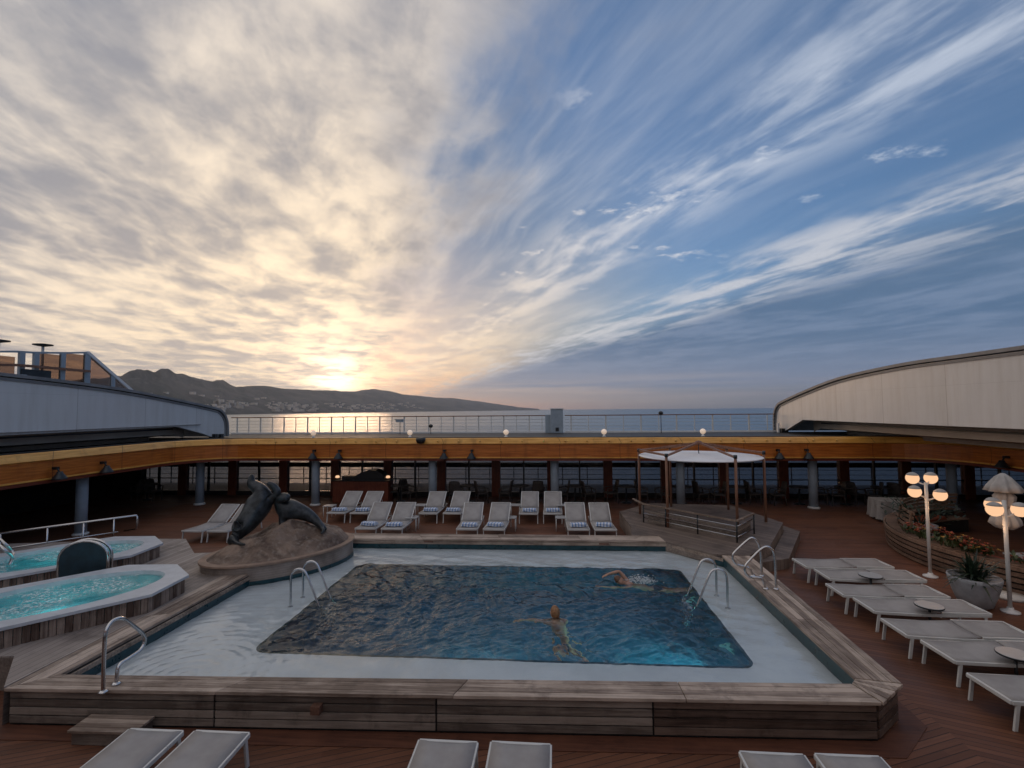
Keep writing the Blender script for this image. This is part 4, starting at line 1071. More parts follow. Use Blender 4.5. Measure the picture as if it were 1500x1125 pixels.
mb = MB(); mb.prism(ell(1.815, 1.185), .12, .33); mb.build('tile_base', M['teal_tile'], pl_)
mb = MB(); vs = []; fs = []; nr_, na = 34, 80
def rock_h(u, v):   # u along major, v minor, both -1..1
    d = math.sqrt((u-.10)**2*.9+(v+.02)**2)
    base_ = .44*max(0, 1-d*d*1.15)+.05
    q = Vector((u*1.7+3, v*1.4, 1.3)); h = base_*(1+.35*noise.fractal(q*1.7, .8, 2.1, 5))
    h += .09*abs(noise.noise(Vector((u*5, v*9+u*3, 4.))))*max(0, 1-d)
    e = max(0, 1-max(0, math.sqrt(u*u+v*v)-.86)/.10); return max(0, h)*min(1, e)
vs.append((pc.x, pc.y, .701+rock_h(0, 0)))
for i in range(1, nr_+1):
    for j in range(na):
        rr = i/nr_*.95; u = rr*math.cos(2*PI*j/na); v = rr*math.sin(2*PI*j/na)
        x = pc.x+ax.x*1.76*u+ay.x*1.13*v; y = pc.y+ax.y*1.76*u+ay.y*1.13*v; vs.append((x, y, .697+rock_h(u, v)))
for j in range(na): fs.append((0, 1+(j+1) % na, 1+j))
for i in range(nr_-1):
    for j in range(na): a = 1+i*na; b_ = 1+(i+1)*na; fs.append((a+j, a+(j+1) % na, b_+(j+1) % na, b_+j))
mb.add(vs, fs, True); mb.build('rock_mound', M['rock'], pl_)

def skin_obj(name, chains, mat, parent=None, sub=2, smooth_shade=True):
    """chains: list of lists of (Vector, (rx,ry) radius); a chain may start with an int-tuple ('j', chain, idx)"""
    V, E, RR = [], [], []; idx = []
    for ch in chains:
        cur = []
        prev = None
        for it in ch:
            if it[0] == 'j': prev = idx[it[1]][it[2]]; continue
            p, r = it; V.append(tuple(p)); RR.append(r); k = len(V)-1
            if prev is not None: E.append((prev, k))
            prev = k; cur.append(k)
        idx.append(cur)
    me = bpy.data.meshes.new(name); me.from_pydata(V, E, []); o = bpy.data.objects.new(name, me); COL.objects.link(o)
    mo = o.modifiers.new('skin', 'SKIN'); mo.use_smooth_shade = True
    for i, r in enumerate(RR): me.skin_vertices[0].data[i].radius = (r, r) if not isinstance(r, tuple) else r
    me.skin_vertices[0].data[0].use_root = True
    su = o.modifiers.new('sub', 'SUBSURF'); su.levels = sub; su.render_levels = sub
    me.materials.append(mat)
    dg = bpy.context.evaluated_depsgraph_get(); dg.update()
    ev = o.evaluated_get(dg); nm = bpy.data.meshes.new_from_object(ev)
    o.modifiers.clear(); o.data = nm; nm.materials.clear(); nm.materials.append(mat)
    for p_ in nm.polygons: p_.use_smooth = True
    if parent is not None: o.parent = parent
    return o
def sp_(px, py, Y, r): return (at(px, py, Y=Y), r*12.6/720*.98)
big = [[sp_(379, 735, 12.05, 17), sp_(372, 752, 11.9, 18), sp_(361, 768, 11.7, 15), sp_(350, 781, 11.55, 10), sp_(341, 790, 11.42, 6), sp_(333, 797, 11.35, 4)],
       [('j', 0, 0), sp_(384, 723, 12.1, 15), sp_(380, 716, 12.1, 11), sp_(372, 711, 12.1, 8.5), sp_(367, 707, 12.1, 8), sp_(368, 700, 12.1, 4.5), sp_(369.5, 694, 12.1, 2)],
       [('j', 0, 0), sp_(396, 731, 12.15, 8), sp_(405, 727, 12.15, 7), sp_(407, 719, 12.15, 6.5), sp_(400, 711, 12.1, 5), sp_(391, 706.5, 12.05, 3)],
       [('j', 0, 3), sp_(347, 769, 11.45, 4), sp_(344, 763, 11.35, 1.5)],
       [('j', 0, 4), sp_(348, 796, 11.2, 3), sp_(359, 798, 11.0, 1.5)]]
s1 = skin_obj('sea_lion_statue', big, M['bronze']); tag(s1, 'larger dark bronze sea lion rearing up to the left with its nose in the air', 'statue')
sm_ = [[sp_(421, 745, 12.3, 14.5), sp_(433, 747, 12.35, 14), sp_(447, 752, 12.4, 11.5), sp_(460, 760, 12.4, 8), sp_(470, 769, 12.35, 4.5), sp_(478, 777, 12.3, 2.5)],
       [('j', 0, 0), sp_(413, 738, 12.25, 13), sp_(409, 731, 12.2, 10), sp_(417, 728, 12.15, 9), sp_(424, 730, 12.1, 5)],
       [('j', 0, 0), sp_(415, 759, 12.15, 7), sp_(413, 768, 12.1, 5), sp_(417, 774, 12.0, 2.5)],
       [('j', 0, 4), sp_(474, 778, 12.1, 2.5), sp_(470, 782, 12.0, 1.2)]]
s2 = skin_obj('sea_lion_statue', sm_, M['bronze']); tag(s2, 'smaller dark bronze sea lion arching down to the right against the larger one', 'statue')

# ================================================================= LOUNGERS
def lounger(back):
    o = thing('sun_lounger', 'x', 'sun lounger')
    w, L, zs = .33, 1.95, .36; hb = 1.12
    fs_ = MB()
    for s in (-1, 1):
        pts = [(s*w, 0, zs-.01), (s*w, .25, zs-.02), (s*w, .8, zs-.035), (s*w, 1.4, zs-.03), (s*w, L, zs-.015)]
        for a, c in zip(pts, pts[1:]): fs_.bar(a, c, .035, .05)
    fs_.bar((-w, 0, zs-.01), (w, 0, zs-.01), .04, .05); fs_.bar((-w, L, zs-.015), (w, L, zs-.015), .04, .05); fs_.bar((-w, hb, zs-.06), (w, hb, zs-.06), .03, .03)
    fs_.build('frame', M['whitemetal'], o, .006)
    for s in (-1, 1):
        for y, lean in ((.07, -.05), (L-.1, .06)):
            b = MB(); b.add([(s*w+.015*i_, y+.024*j_+(lean if k_ == 0 else 0), .002 if k_ == 0 else zs-.03) for k_ in (0, 1) for j_ in (-1, 1) for i_ in (-1, 1)], [(0, 2, 3, 1), (4, 5, 7, 6), (0, 1, 5, 4), (2, 6, 7, 3), (0, 4, 6, 2), (1, 3, 7, 5)])
            b.build('leg', M['whitemetal'], o, .005)
    b = MB(); N_ = 8; vs = []
    for i in range(N_+1):
        y = .01+(hb-.02)*i/N_; z = zs+.02-.02*math.sin(PI*i/N_)
        for x in (-w+.005, -w*.5, 0, w*.5, w-.005): vs.append((x, y, z-.012*(1-(x/w)**2)))
    nx_ = 5; fs = [(i*nx_+j, i*nx_+j+1, (i+1)*nx_+j+1, (i+1)*nx_+j) for i in range(N_) for j in range(nx_-1)]
    m0 = len(vs); vs2 = vs+[(x, y, z-.012) for x, y, z in vs]; fs2 = fs+[tuple(k+m0 for k in f)[::-1] for f in fs]
    rim = [j for j in range(nx_)]+[i*nx_+nx_-1 for i in range(1, N_+1)]+[N_*nx_+j for j in range(nx_-2, -1, -1)]+[i*nx_ for i in range(N_-1, 0, -1)]
    fs2 += [(rim[i], m0+rim[i], m0+rim[(i+1) % len(rim)], rim[(i+1) % len(rim)]) for i in range(len(rim))]
    b.add(vs2, fs2, True); b.build('seat_sling', M['sling'], o)
    ang = R(back); Lb = .83; d = Vector((0, math.cos(ang), math.sin(ang))); nrm = Vector((0, -math.sin(ang), math.cos(ang)))
    h0 = Vector((0, hb+.01, zs+.012))
    b = MB(); vs = []
    for i in range(7):
        for x in (-w+.005, -w*.5, 0, w*.5, w-.005): vs.append(h0+d*Lb*i/6+Vector((x, 0, 0))+nrm*(.012-.02*(1-(x/w)**2)))
    fs = [(i*5+j, i*5+j+1, (i+1)*5+j+1, (i+1)*5+j) for i in range(6) for j in range(4)]; m0 = len(vs)
    rim = [0, 1, 2, 3, 4]+[i*5+4 for i in range(1, 7)]+[33, 32, 31, 30]+[i*5 for i in range(5, 0, -1)]
    b.add(vs+[v-nrm*.012 for v in vs], fs+[tuple(k+m0 for k in f)[::-1] for f in fs]+[(rim[i], m0+rim[i], m0+rim[(i+1) % len(rim)], rim[(i+1) % len(rim)]) for i in range(len(rim))], True)
    bs = b.build('back_sling', M['sling'], o)
    b = MB()
    for s in (-1, 1): b.bar(h0+Vector((s*w, 0, 0)), h0+d*Lb+Vector((s*w, 0, 0)), .028, .028)
    b.bar(h0+d*Lb+Vector((-w, 0, 0)), h0+d*Lb+Vector((w, 0, 0)), .028, .028)
    if back > 5:
        p = h0+d*Lb*.62
        for s in (-1, 1): b.bar(p+Vector((s*(w-.03), 0, 0)), Vector((s*(w-.03), hb+.72, zs-.02)), .02, .02)
    b.build('back_frame', M['whitemetal'], o, .004)
    return o
up = lounger(35); flat = lounger(0)
def place(proto, first, x, y, rz, label, group):
    o = proto if first else copy_tree(proto)
    o.location = (x, y, 0); o.rotation_euler = (0, 0, rz); o['label'] = label; o['group'] = group; return o
GB = 'raised-back sun loungers behind the pool'
backs = [(-11.33, 14.85, .0, 'reclined lounger left of the sea lion statue, the outer one without a towel'), (-10.5, 14.87, 0., 'reclined lounger directly behind the larger sea lion statue'),
 (-7.93, 17.7, 0., 'reclined lounger in the back row just right of the statues, left of its pair'), (-7.05, 17.7, 0., 'back-row reclined lounger just right of the statues, partly hidden by a front one'),
 (-4.5, 17.75, 0., 'reclined lounger in the back row beside the grey column, left of the pair'), (-3.62, 17.8, 0., 'reclined lounger in the back row, right of the pair beside the column'),
 (-.85, 17.85, 0., 'reclined lounger in the back row at the middle, left of the rightmost back pair'), (.02, 17.9, 0., 'reclined lounger in the back row at the middle, standing next to the column'),
 (-5.93, 15.42, 0., 'reclined lounger at the pool edge, nearest to the sea lion plinth'), (-5.08, 15.42, 0., 'reclined lounger at the pool edge, second from the sea lion plinth'),
 (-2.68, 15.5, 0., 'reclined lounger at the pool edge, left one of the middle pair'), (-1.83, 15.5, 0., 'reclined lounger at the pool edge, right one of the middle pair'),
 (.82, 15.6, 0., 'reclined lounger at the pool edge, left one of the pair beside the gazebo'), (1.65, 15.6, 0., 'reclined lounger at the pool edge, closest to the gazebo')]
tl_ = []
towel_spots = []
for i, (x, y, rz, l) in enumerate(backs):
    rz += random.uniform(-.035, .035); place(up, i == 0, x, y, rz, l, GB)
    if i > 1: towel_spots.append((x, y, i))
GR = 'flat sun loungers on the right side of the pool'
rights = [(12.55, 'flat lounger at the far end of the right row'), (11.75, 'second flat lounger of the right row from the far end, by the first round table'), (10.78, 'third flat lounger of the right row from the far end'), (10.0, 'fourth flat lounger of the right row from the far end, by the second round table'),
 (9.03, 'fifth flat lounger of the right row from the far end'), (8.22, 'sixth flat lounger of the right row, beside the round table at the picture edge'), (7.22, 'seventh flat lounger of the right row, second nearest to the camera'), (6.42, 'flat lounger at the near end of the right row, cut by the picture edge')]
for i, (y, l) in enumerate(rights):
    place(flat, i == 0, 5.76+(.16 if i < 2 else 0)+(i % 2)*.1, y, R(-90)+random.uniform(-.02, .02), l, GR)
GN = 'flat sun loungers at the bottom of the photo'
near = [(-4.67, 'pale flat lounger at the bottom left, left one of the pair'), (-3.87, 'pale flat lounger at the bottom left, right one of the pair'), (-1.2, 'pale flat lounger at the bottom centre, left one of the pair'), (-.38, 'pale flat lounger at the bottom centre, right one of the pair'), (2.33, 'pale flat lounger at the bottom right, left one of the pair'), (3.12, 'pale flat lounger at the bottom right, right one of the pair')]
for i, (x, l) in enumerate(near):
    place(flat, False, x, 5.63+.02*i, R(180)+random.uniform(-.01, .01), l, GN)
# towels
b = MB(); N_ = 14; vs = []
for layer in range(3):
    for i in range(N_+1):
        y = -.14+.28*i/N_
        for j in range(7):
            x = -.26+.52*j/6; e = 1-max(0, abs(y)/.14-.7)/.3*.5
            vs.append((x*(1-.03*layer), y*(1-.08*layer)+.01*math.sin(j*1.7+layer), .015+.03*layer+.022*e+.008*math.sin(i*.9+j*1.3+layer*2)))
for layer in range(3):
    o0 = layer*(N_+1)*7; b.add([], [])
fs = []
for layer in range(3):
    o0 = layer*(N_+1)*7; fs += [(o0+i*7+j, o0+i*7+j+1, o0+(i+1)*7+j+1, o0+(i+1)*7+j) for i in range(N_) for j in range(6)]
b.add(vs, fs, True); tw = b.build('towel', M['towel']); sol = tw.modifiers.new('s', 'SOLIDIFY'); sol.thickness = .02
for i, (x, y, l) in enumerate(towel_spots):
    o = tw if i == 0 else tw.copy()
    if i: COL.objects.link(o)
    o.location = (x+random.uniform(-.03, .03), y+.40+random.uniform(-.05, .05), .375); o.rotation_euler.z = random.uniform(-.2, .2)
    tag(o, 'blue striped towel on '+{2: 'the back-row lounger just right of the statues', 3: 'the half-hidden back-row lounger right of the statues', 4: 'the back-row lounger touching the left grey column', 5: 'the back-row lounger one right of the left grey column', 6: 'the middle back-row lounger farther from the column', 7: 'the back-row lounger standing against the central column', 8: 'the pool-edge lounger nearest to the sea lions', 9: 'the pool-edge lounger second from the sea lions', 10: 'the left lounger of the middle pool-edge pair', 11: 'the right lounger of the middle pool-edge pair', 12: 'the pool-edge lounger second from the gazebo', 13: 'the pool-edge lounger closest to the gazebo'}[l], 'towel', 'blue striped towels on the back loungers')

# small side tables
proto = None
sides = [(617, 739, .45, 'small pale side table in the back row left of the grey column'), (604, 757, .45, 'small pale side table at the pool edge right of the first front pair'), (755, 739, .45, 'small pale side table left of the middle back-row loungers'), (748, 757, .45, 'small pale side table at the pool edge right of the middle front pair'), (823, 739, .45, 'small pale side table in front of the central column'), (822, 757, .45, 'small pale side table left of the loungers beside the gazebo'), (483, 740, .45, 'small pale side table behind the smaller sea lion'),
         (1275, 842, .50, 'round side table beside the second lounger of the right row'), (1361, 886, .50, 'round side table beside the fourth lounger of the right row'), (1487, 957, .50, 'round side table at the right picture edge between loungers')]
for i, (px, py, z, l) in enumerate(sides):
    p = at(px, py, z=z); rnd_ = i >= 7
    if i in (0, 7):
        o = proto = thing('side_table', l, 'side table', group='small round tables in the right row' if rnd_ else 'small square tables among the back loungers')
        b = MB()
        if rnd_: b.lathe([(.20, z-.03), (.215, z-.02), (.215, z)], n=28)
        else: b.box(-.2, .2, -.2, .2, z-.03, z)
        b.build('top', M['tabletop'], o, .004)
        if rnd_:
            b = MB(); b.lathe([(.218, z-.028), (.222, z-.01), (.218, z-.003)], n=28); b.build('rim', M['darkmetal'], o)
            b = MB(); b.tube([(0, 0, .02), (0, 0, z-.03)], .022, 8); b.lathe([(.15, .001), (.15, .015), (.03, .03)], n=20); b.build('stand', M['darkmetal'], o)
        else:
            for sx in (-1, 1):
                for sy in (-1, 1): b = MB(); b.tube([(sx*.17, sy*.17, .002), (sx*.17, sy*.17, z-.03)], .016, 8); b.build('leg', M['whitemetal'], o)
    else: o = copy_tree(proto); o['label'] = l
    o.location = (p.x, p.y, 0)

# ================================================================= DINING FURNITURE UNDER THE DECK
def dchair():
    o = thing('wicker_chair', 'x', 'chair', group='dark wicker chairs by the windows')
    b = MB(); b.box(-.25, .25, -.24, .24, .40, .46); b.build('seat', M['wicker'], o, .02)
    b = MB(); n_ = 7; vs = []
    for i in range(5):
        for j in range(n_):
            u = -1+2*j/(n_-1); z = .46+.50*i/4; y = .24+.09*i/4-.05*abs(u)**2*1.; vs.append((u*(.25-.03*(i/4)**3), y, z+(.03*(1-u*u) if i == 4 else 0)))
    m0 = len(vs); fs = [(i*n_+j, i*n_+j+1, (i+1)*n_+j+1, (i+1)*n_+j) for i in range(4) for j in range(n_-1)]
    rim = list(range(n_))+[i*n_+n_-1 for i in range(1, 5)]+[4*n_+j for j in range(n_-2, -1, -1)]+[i*n_ for i in range(3, 0, -1)]
    b.add(vs+[(x, y+.035, z) for x, y, z in vs], [f[::-1] for f in fs]+[tuple(k+m0 for k in f) for f in fs]+[(rim[i], rim[(i+1) % len(rim)], m0+rim[(i+1) % len(rim)], m0+rim[i]) for i in range(len(rim))], True); b.build('backrest', M['wicker'], o)
    for s in (-1, 1):
        b = MB(); b.tube(smooth_path([(s*.27, -.22, .42), (s*.27, -.22, .62), (s*.27, -.1, .66), (s*.26, .24, .68)], 3), .022, 6); b.build('armrest', M['wicker'], o)
        for y in (-.21, .22): b = MB(); b.tube([(s*.23, y+(.04 if y > 0 else -.02), .002), (s*.22, y, .40)], [.016, .022], 6); b.build('leg', M['wicker'], o)
    return o
cp = None
cxs = [668, 706, 740, 788, 823, 862, 895, 940, 970, 1027, 1050, 1104, 1136, 1203, 1222, 1254, 1275, 228, 205, 600, 574, 1310]
order = ['left of the central pair by the windows', 'second from the left column', 'third from the left column', 'behind the central loungers', 'behind the central column', 'right of the central column', 'left of the gazebo post', 'behind the left gazebo post', 'inside the gazebo outline, left', 'inside the gazebo outline, middle', 'inside the gazebo outline, right of middle', 'behind the right gazebo posts', 'just right of the gazebo', 'right of the column beyond the gazebo', 'second right of the column beyond the gazebo', 'left of the draped table', 'behind the draped table', 'in the far left corner by the windows', 'in the dark far left corner', 'left of the grey column behind the loungers', 'between the bar and the grey column', 'behind the globe lamp']
tabs = []
for i, px in enumerate(cxs):
    p = at(px, 700, Y=21.9); 
    if cp is None: o = cp = dchair()
    else: o = copy_tree(cp)
    o.location = (p.x, 21.9+random.uniform(-.2, .2), 0); o.rotation_euler.z = (R(90) if i % 2 else R(-90))+random.uniform(-.5, .5) if i not in (0, 3) else R(180)
    o['label'] = 'dark wicker chair '+order[i]
tp = None
for i, px in enumerate((687, 762, 842, 917, 998, 1078, 1170, 1238, 1292, 216, 587)):
    p = at(px, 700, Y=21.95)
    if tp is None:
        o = tp = thing('dining_table', 'x', 'table', group='round dining tables by the windows')
        b = MB(); b.lathe([(.42, .71), (.43, .73), (.42, .745)], n=28); b.build('top', M['wicker'], o)
        b = MB(); b.lathe([(.22, .002), (.22, .03), (.04, .06), (.035, .71)], n=16); b.build('stand', M['darkmetal'], o)
    else: o = copy_tree(tp)
    o.location = (p.x, 21.95, 0)
    o['label'] = 'dark round dining table by the windows '+['right of the left grey column', 'behind the central loungers', 'right of the central column', 'left of the gazebo', 'seen under the gazebo canopy left', 'seen under the gazebo canopy right', 'right of the gazebo before the column', 'beyond the column left of the draped table', 'behind the draped table', 'in the far left corner', 'between the bar and the left grey column'][i]

# bar
br = thing('bar_station', 'dark serving bar with rounded hood between column and windows', 'bar', (-8.45, 21.9, 0))
b = MB(); b.box(-1.35, 1.2, -.35, .35, .002, .95); b.build('counter', M['redwood'], br, .01)
b = MB(); b.box(-1.42, 1.27, -.4, .4, .952, 1.0); b.build('worktop', M['black'], br, .008)
b = MB(); b.add([], [])
hp = [(-.35, 1.002), (-.35, 1.15), (-.1, 1.3), (.25, 1.42), (.55, 1.42), (.85, 1.30), (.98, 1.15), (1.0, 1.002)]; n = len(hp)
b.add([(x, -.3, z) for x, z in hp]+[(x, .3, z) for x, z in hp], [tuple(range(n)), tuple(range(n, 2*n))[::-1]]+[(i, (i+1) % n, n+(i+1) % n, n+i) for i in range(n)]); b.build('hood', M['black'], br, .02)
b = MB(); b.box(-1.0, -.4, -.2, .2, 1.002, 1.16); b.build('cabinet', M['black'], br, .01)
for x in (-1.22, 1.12):
    b = MB(); b.lathe([(.05, 1.002), (.05, 1.02), (.015, 1.04), (.015, 1.08)], (x, -.15, 0), n=12); b.build('lamp_base', M['darkmetal'], br)
    b = MB(); b.lathe([(.07, 1.08), (.10, 1.10), (.07, 1.18)], (x, -.15, 0), n=14); b.build('lamp_shade', M['globe'], br)
# draped table on right
p0 = at(1301, 768, z=0); p1 = at(1332, 778, z=0)
dt = thing('draped_table', 'long table under a pale cloth that hangs at its left end near the windows', 'table', (p0.x+.9, p0.y+.55, 0), R(-8))
b = MB(); b.box(-.9, .9, -.45, .45, .71, .74); b.build('tabletop', M['wicker'], dt)
b = MB(); vs = []; N_ = 40
def per(s):
    s = s % 1; a_, b_ = .92, .47; L_ = 2*(2*a_+2*b_); d_ = s*L_
    if d_ < 2*a_: return (-a_+d_, -b_)
    d_ -= 2*a_
    if d_ < 2*b_: return (a_, -b_+d_)
    d_ -= 2*b_
    if d_ < 2*a_: return (a_-d_, b_)
    return (-a_, b_-(d_-2*a_))
N_ = 96
for k, z in enumerate((.75, .73, .5, .28, .10)):
    for i in range(N_):
        x, y = per(i/N_); w = .0 if k < 2 else .025*(k-1)*math.sin(i*.9)+.01*k; l_ = math.hypot(x, y); vs.append((x*(1+w/l_), y*(1+w/l_), z))
fs = [tuple(range(N_))[::-1]]+[(k*N_+i, k*N_+(i+1) % N_, (k+1)*N_+(i+1) % N_, (k+1)*N_+i) for k in range(4) for i in range(N_)]
b.add(vs, fs, False); cl_ = b.build('tablecloth', M['cloth']); cl_.location = dt.location; cl_.rotation_euler = dt.rotation_euler
tag(cl_, 'pale grey cloth draped to near the floor over the long table', 'tablecloth')
for sx in (-1, 1):
    for sy in (-1, 1): b = MB(); b.tube([(sx*.82, sy*.38, .002), (sx*.82, sy*.38, .71)], .02, 8); b.build('leg', M['whitemetal'], dt)

# ================================================================= CURVED BENCH, PLANTS, LAMPS
cc = Vector((14.05, 13.75))
cb = thing('curved_bench', 'round sunken seating ring with curved horizontal timber slats on the right', 'bench', (cc.x, cc.y, 0))
def arcbar(r, z0, z1, a0, a1, w, n=60):
    vs = []
    for i in range(n+1):
        q = R(a0+(a1-a0)*i/n); c_, s_ = math.cos(q), math.sin(q)
        for rr, z in ((r, z0), (r+w, z0), (r+w, z1), (r, z1)): vs.append((rr*c_, rr*s_, z))
    fs = [(i*4+j, i*4+(j+1) % 4, (i+1)*4+(j+1) % 4, (i+1)*4+j) for i in range(n) for j in range(4)]+[(3, 2, 1, 0), tuple(n*4+j for j in range(4))]
    return vs, fs
for k in range(5):
    b = MB(); v_, f_ = arcbar(4.50+.012*k, .03+k*.125, .115+k*.125, 95, 262, .04); b.add(v_, f_); b.build('outer_slat', M['bench'], cb)
b = MB(); v_, f_ = arcbar(4.30, .002, .60, 96, 261, .17); b.add(v_, f_); b.build('core', M['darkwall'], cb)
b = MB(); v_, f_ = arcbar(4.20, .61, .64, 96, 261, .33); b.add(v_, f_); b.build('cap_board', M['bench'], cb)
for k in range(4):
    b = MB(); v_, f_ = arcbar(3.62+k*.14, .40, .43, 98, 258, .12); b.add(v_, f_); b.build('seat_slat', M['bench'], cb)
b = MB(); v_, f_ = arcbar(3.66, .002, .39, 98, 258, .06); b.add(v_, f_); b.build('seat_front', M['darkwall'], cb)
for k in range(4):
    b = MB(); v_, f_ = arcbar(4.22-.03*k, .72+k*.12, .80+k*.12, 96, 168, .03); b.add(v_, f_); b.build('back_slat', M['bench'], cb)
for q in (100, 118, 136, 154, 167):
    c_, s_ = math.cos(R(q)), math.sin(R(q)); b = MB(); b.bar((4.27*c_, 4.27*s_, .62), (4.18*c_, 4.18*s_, 1.2), .04, .05); b.build('back_post', M['bench'], cb)
for q, l in ((120, 'far curve'), (150, 'middle of the curve'), (200, 'near curve')):
    v_, f_ = arcbar(3.66, .435, .53, q-9, q+9, .5, 10); b = MB(); b.add(v_, f_); o = b.build('seat_cushion', M['orange_cushion'], None, .02); o.location = (cc.x, cc.y, 0)
    tag(o, 'rust-red seat cushion on the curved bench at the '+l, 'cushion', 'rust-red cushions on the curved bench')
lt = thing('low_table', 'low pale square table inside the curved seating ring at the right edge', 'table', (11.6, 12.9, 0))
b = MB(); b.box(-.45, .45, -.45, .45, .42, .46); b.build('top', M['tabletop'], lt, .006)
for sx in (-1, 1):
    for sy in (-1, 1): b = MB(); b.box(sx*.4-.025, sx*.4+.025, sy*.4-.025, sy*.4+.025, .002, .42); b.build('leg', M['darkmetal'], lt)

def leaf(mb, base, d, L_, w, droop=.3, n=5, tone=None):
    d = Vector(d).normalized(); sd = d.cross(Vector((0, 0, 1)));
    if sd.length < .05: sd = Vector((1, 0, 0))
    sd.normalize(); vs = []
    for i in range(n+1):
        s = i/n; p = Vector(base)+d*L_*s-Vector((0, 0, droop*L_*s*s)); ww = w*(math.sin(PI*min(1, s*.85+.12)))
        vs += [p-sd*ww, p+sd*ww]
    mb.add(vs, [(2*i, 2*i+1, 2*i+3, 2*i+2) for i in range(n)], True, tone)
def pot(loc, r, h, label, name='plant_pot'):
    o = thing(name, label, 'plant pot', loc)
    b = MB(); b.lathe([(r*.5, .002), (r*.62, .03), (r*.82, h*.45), (r*.97, h*.86), (r, h), (r*.93, h), (r*.9, h*.9)], n=32); b.build('pot', M['pot'], o)
    b = MB(); b.lathe([(r*.88, h*.86), (r*.87, h*.89)], n=24); b.build('soil', M['soil'], o)
    return o
po1 = pot((8.66, 11.05, 0), .44, .60, 'big pale grey tapered pot with dark spiky plant beside the near lamp')
rnd = random.Random(11); b = MB()
for k in range(130):
    q = rnd.uniform(0, 2*PI); el = rnd.uniform(.25, 1.45); d = (math.cos(q)*math.cos(el), math.sin(q)*math.cos(el), math.sin(el))
    leaf(b, (rnd.uniform(-.1, .1), rnd.uniform(-.1, .1), .52), d, rnd.uniform(.45, .85), .022, rnd.uniform(.1, .6))
b.build('spiky_leaves', M['darkleaf'], po1)
po2 = pot((10.55, 15.2, 0), .40, .72, 'grey tapered pot half hidden behind the farther globe lamp')
b = MB()
for k in range(16):
    q = rnd.uniform(0, 2*PI); L_ = rnd.uniform(.7, 1.4); c_ = Vector((math.cos(q), math.sin(q), 0)); pts = [Vector((0, 0, .65)), c_*L_*.3+Vector((0, 0, 1.0)), c_*L_*.7+Vector((0, 0, 1.05+rnd.uniform(0, .35)))]
    sp2 = smooth_path(pts, 4); b.tube(sp2, [.018-.012*i/len(sp2) for i in range(len(sp2))], 5)
b.build('branches', M['darkleaf'], po2)
b = MB()
for k in range(260):
    q = rnd.uniform(0, 2*PI); L_ = rnd.uniform(.2, 1.0); c_ = Vector((math.cos(q)*L_, math.sin(q)*L_, .85+rnd.uniform(0, .55)))
    leaf(b, c_, (rnd.uniform(-1, 1), rnd.uniform(-1, 1), rnd.uniform(-.3, .8)), rnd.uniform(.08, .2), .03, .3, 3)
b.build('foliage', M['darkleaf'], po2)
# flower bed on the bench corner
def flowerbed(q0, q1, r0, r1, z, label, n, mix):
    o = thing('flower_bed', label, 'flower bed', (cc.x, cc.y, 0))
    b = MB(); f1 = MB(); f2 = MB()
    for k in range(n):
        q = R(rnd.uniform(q0, q1)); r = rnd.uniform(r0, r1); p = Vector((r*math.cos(q), r*math.sin(q), z))
        h = rnd.uniform(.08, .34)*(1-.4*abs(2*(math.degrees(q)-q0)/(q1-q0)-1))
        d = (rnd.uniform(-.6, .6), rnd.uniform(-.6, .6), 1)
        leaf(b, p+Vector((0, 0, rnd.uniform(0, h*.7))), d, rnd.uniform(.12, .24), .03, .3, 3)
        if k % 3 == 0:
            c_ = p+Vector((rnd.uniform(-.05, .05), rnd.uniform(-.05, .05), h+.05)); tgt = f1 if rnd.random() < mix else f2
            for j in range(6):
                qq = 2*PI*j/6+rnd.random(); leaf(tgt, c_, (math.cos(qq), math.sin(qq), rnd.uniform(.2, 1)), rnd.uniform(.05, .09), .022, .2, 2)
    b.build('leaves', M['leaf'], o)['kind'] = 'stuff'; f1.build('red_blooms', M['flower_red'], o)['kind'] = 'stuff'; f2.build('yellow_blooms', M['flower_yel'], o)['kind'] = 'stuff'
flowerbed(168, 200, 4.05, 4.5,   .64, 'orange and yellow flowers planted on the corner of the curved bench', 330, .75)
flowerbed(205, 250, 4.1, 4.5, .64, 'rusty red foliage running along the near part of the curved bench', 330, .95)

# globe lamps
def globe_lamp(loc, zt, globes, label):
    o = thing('globe_lamp', label, 'street lamp', loc, group='white lamp posts with clustered warm globes')
    b = MB(); b.lathe([(.15, .002), (.15, .03), (.06, .06), (.05, .1)], n=24); b.build('base', M['white'], o)
    b = MB(); b.tube([(0, 0, .05), (0, 0, zt)], .036, 12); b.build('pole', M['whitemetal'], o)
    for (gx_, gy_, gz_) in globes:
        b = MB(); b.tube(smooth_path([(0, 0, gz_-.15), (gx_*.5, gy_*.5, gz_-.1), (gx_*.8, gy_*.8, gz_-.02)], 4), .016, 8); b.build('arm', M['whitemetal'], o)
        g_ = MB(); g_.sphere((gx_, gy_, gz_), .140, 20); gg = g_.build('globe', M['globe'], o)
        c_ = MB(); prof_ = [(.147*math.sin(R(a)), .147*math.cos(R(a))) for a in (60, 48, 36, 24, 12, 4)]; c_.lathe(prof_, (gx_, gy_, gz_), n=20); c_.build('cap', M['fabric_grey'], gg)
        pl = bpy.data.lights.new('globe_light', 'POINT'); pl.energy = 1.6; pl.color = (1, .55, .28); pl.shadow_soft_size = 0
        po = bpy.data.objects.new('globe_light', pl); COL.objects.link(po); po.location = Vector(loc)+Vector((gx_, gy_, gz_-.30))
    return o
globe_lamp((9.06, 12.81, 0), 2.25, [(-.30, -.05, 2.04), (.20, -.16, 1.98), (-.22, .12, 2.34), (.22, .14, 2.34)], 'white lamp post with four warm lit globes behind the farther loungers')
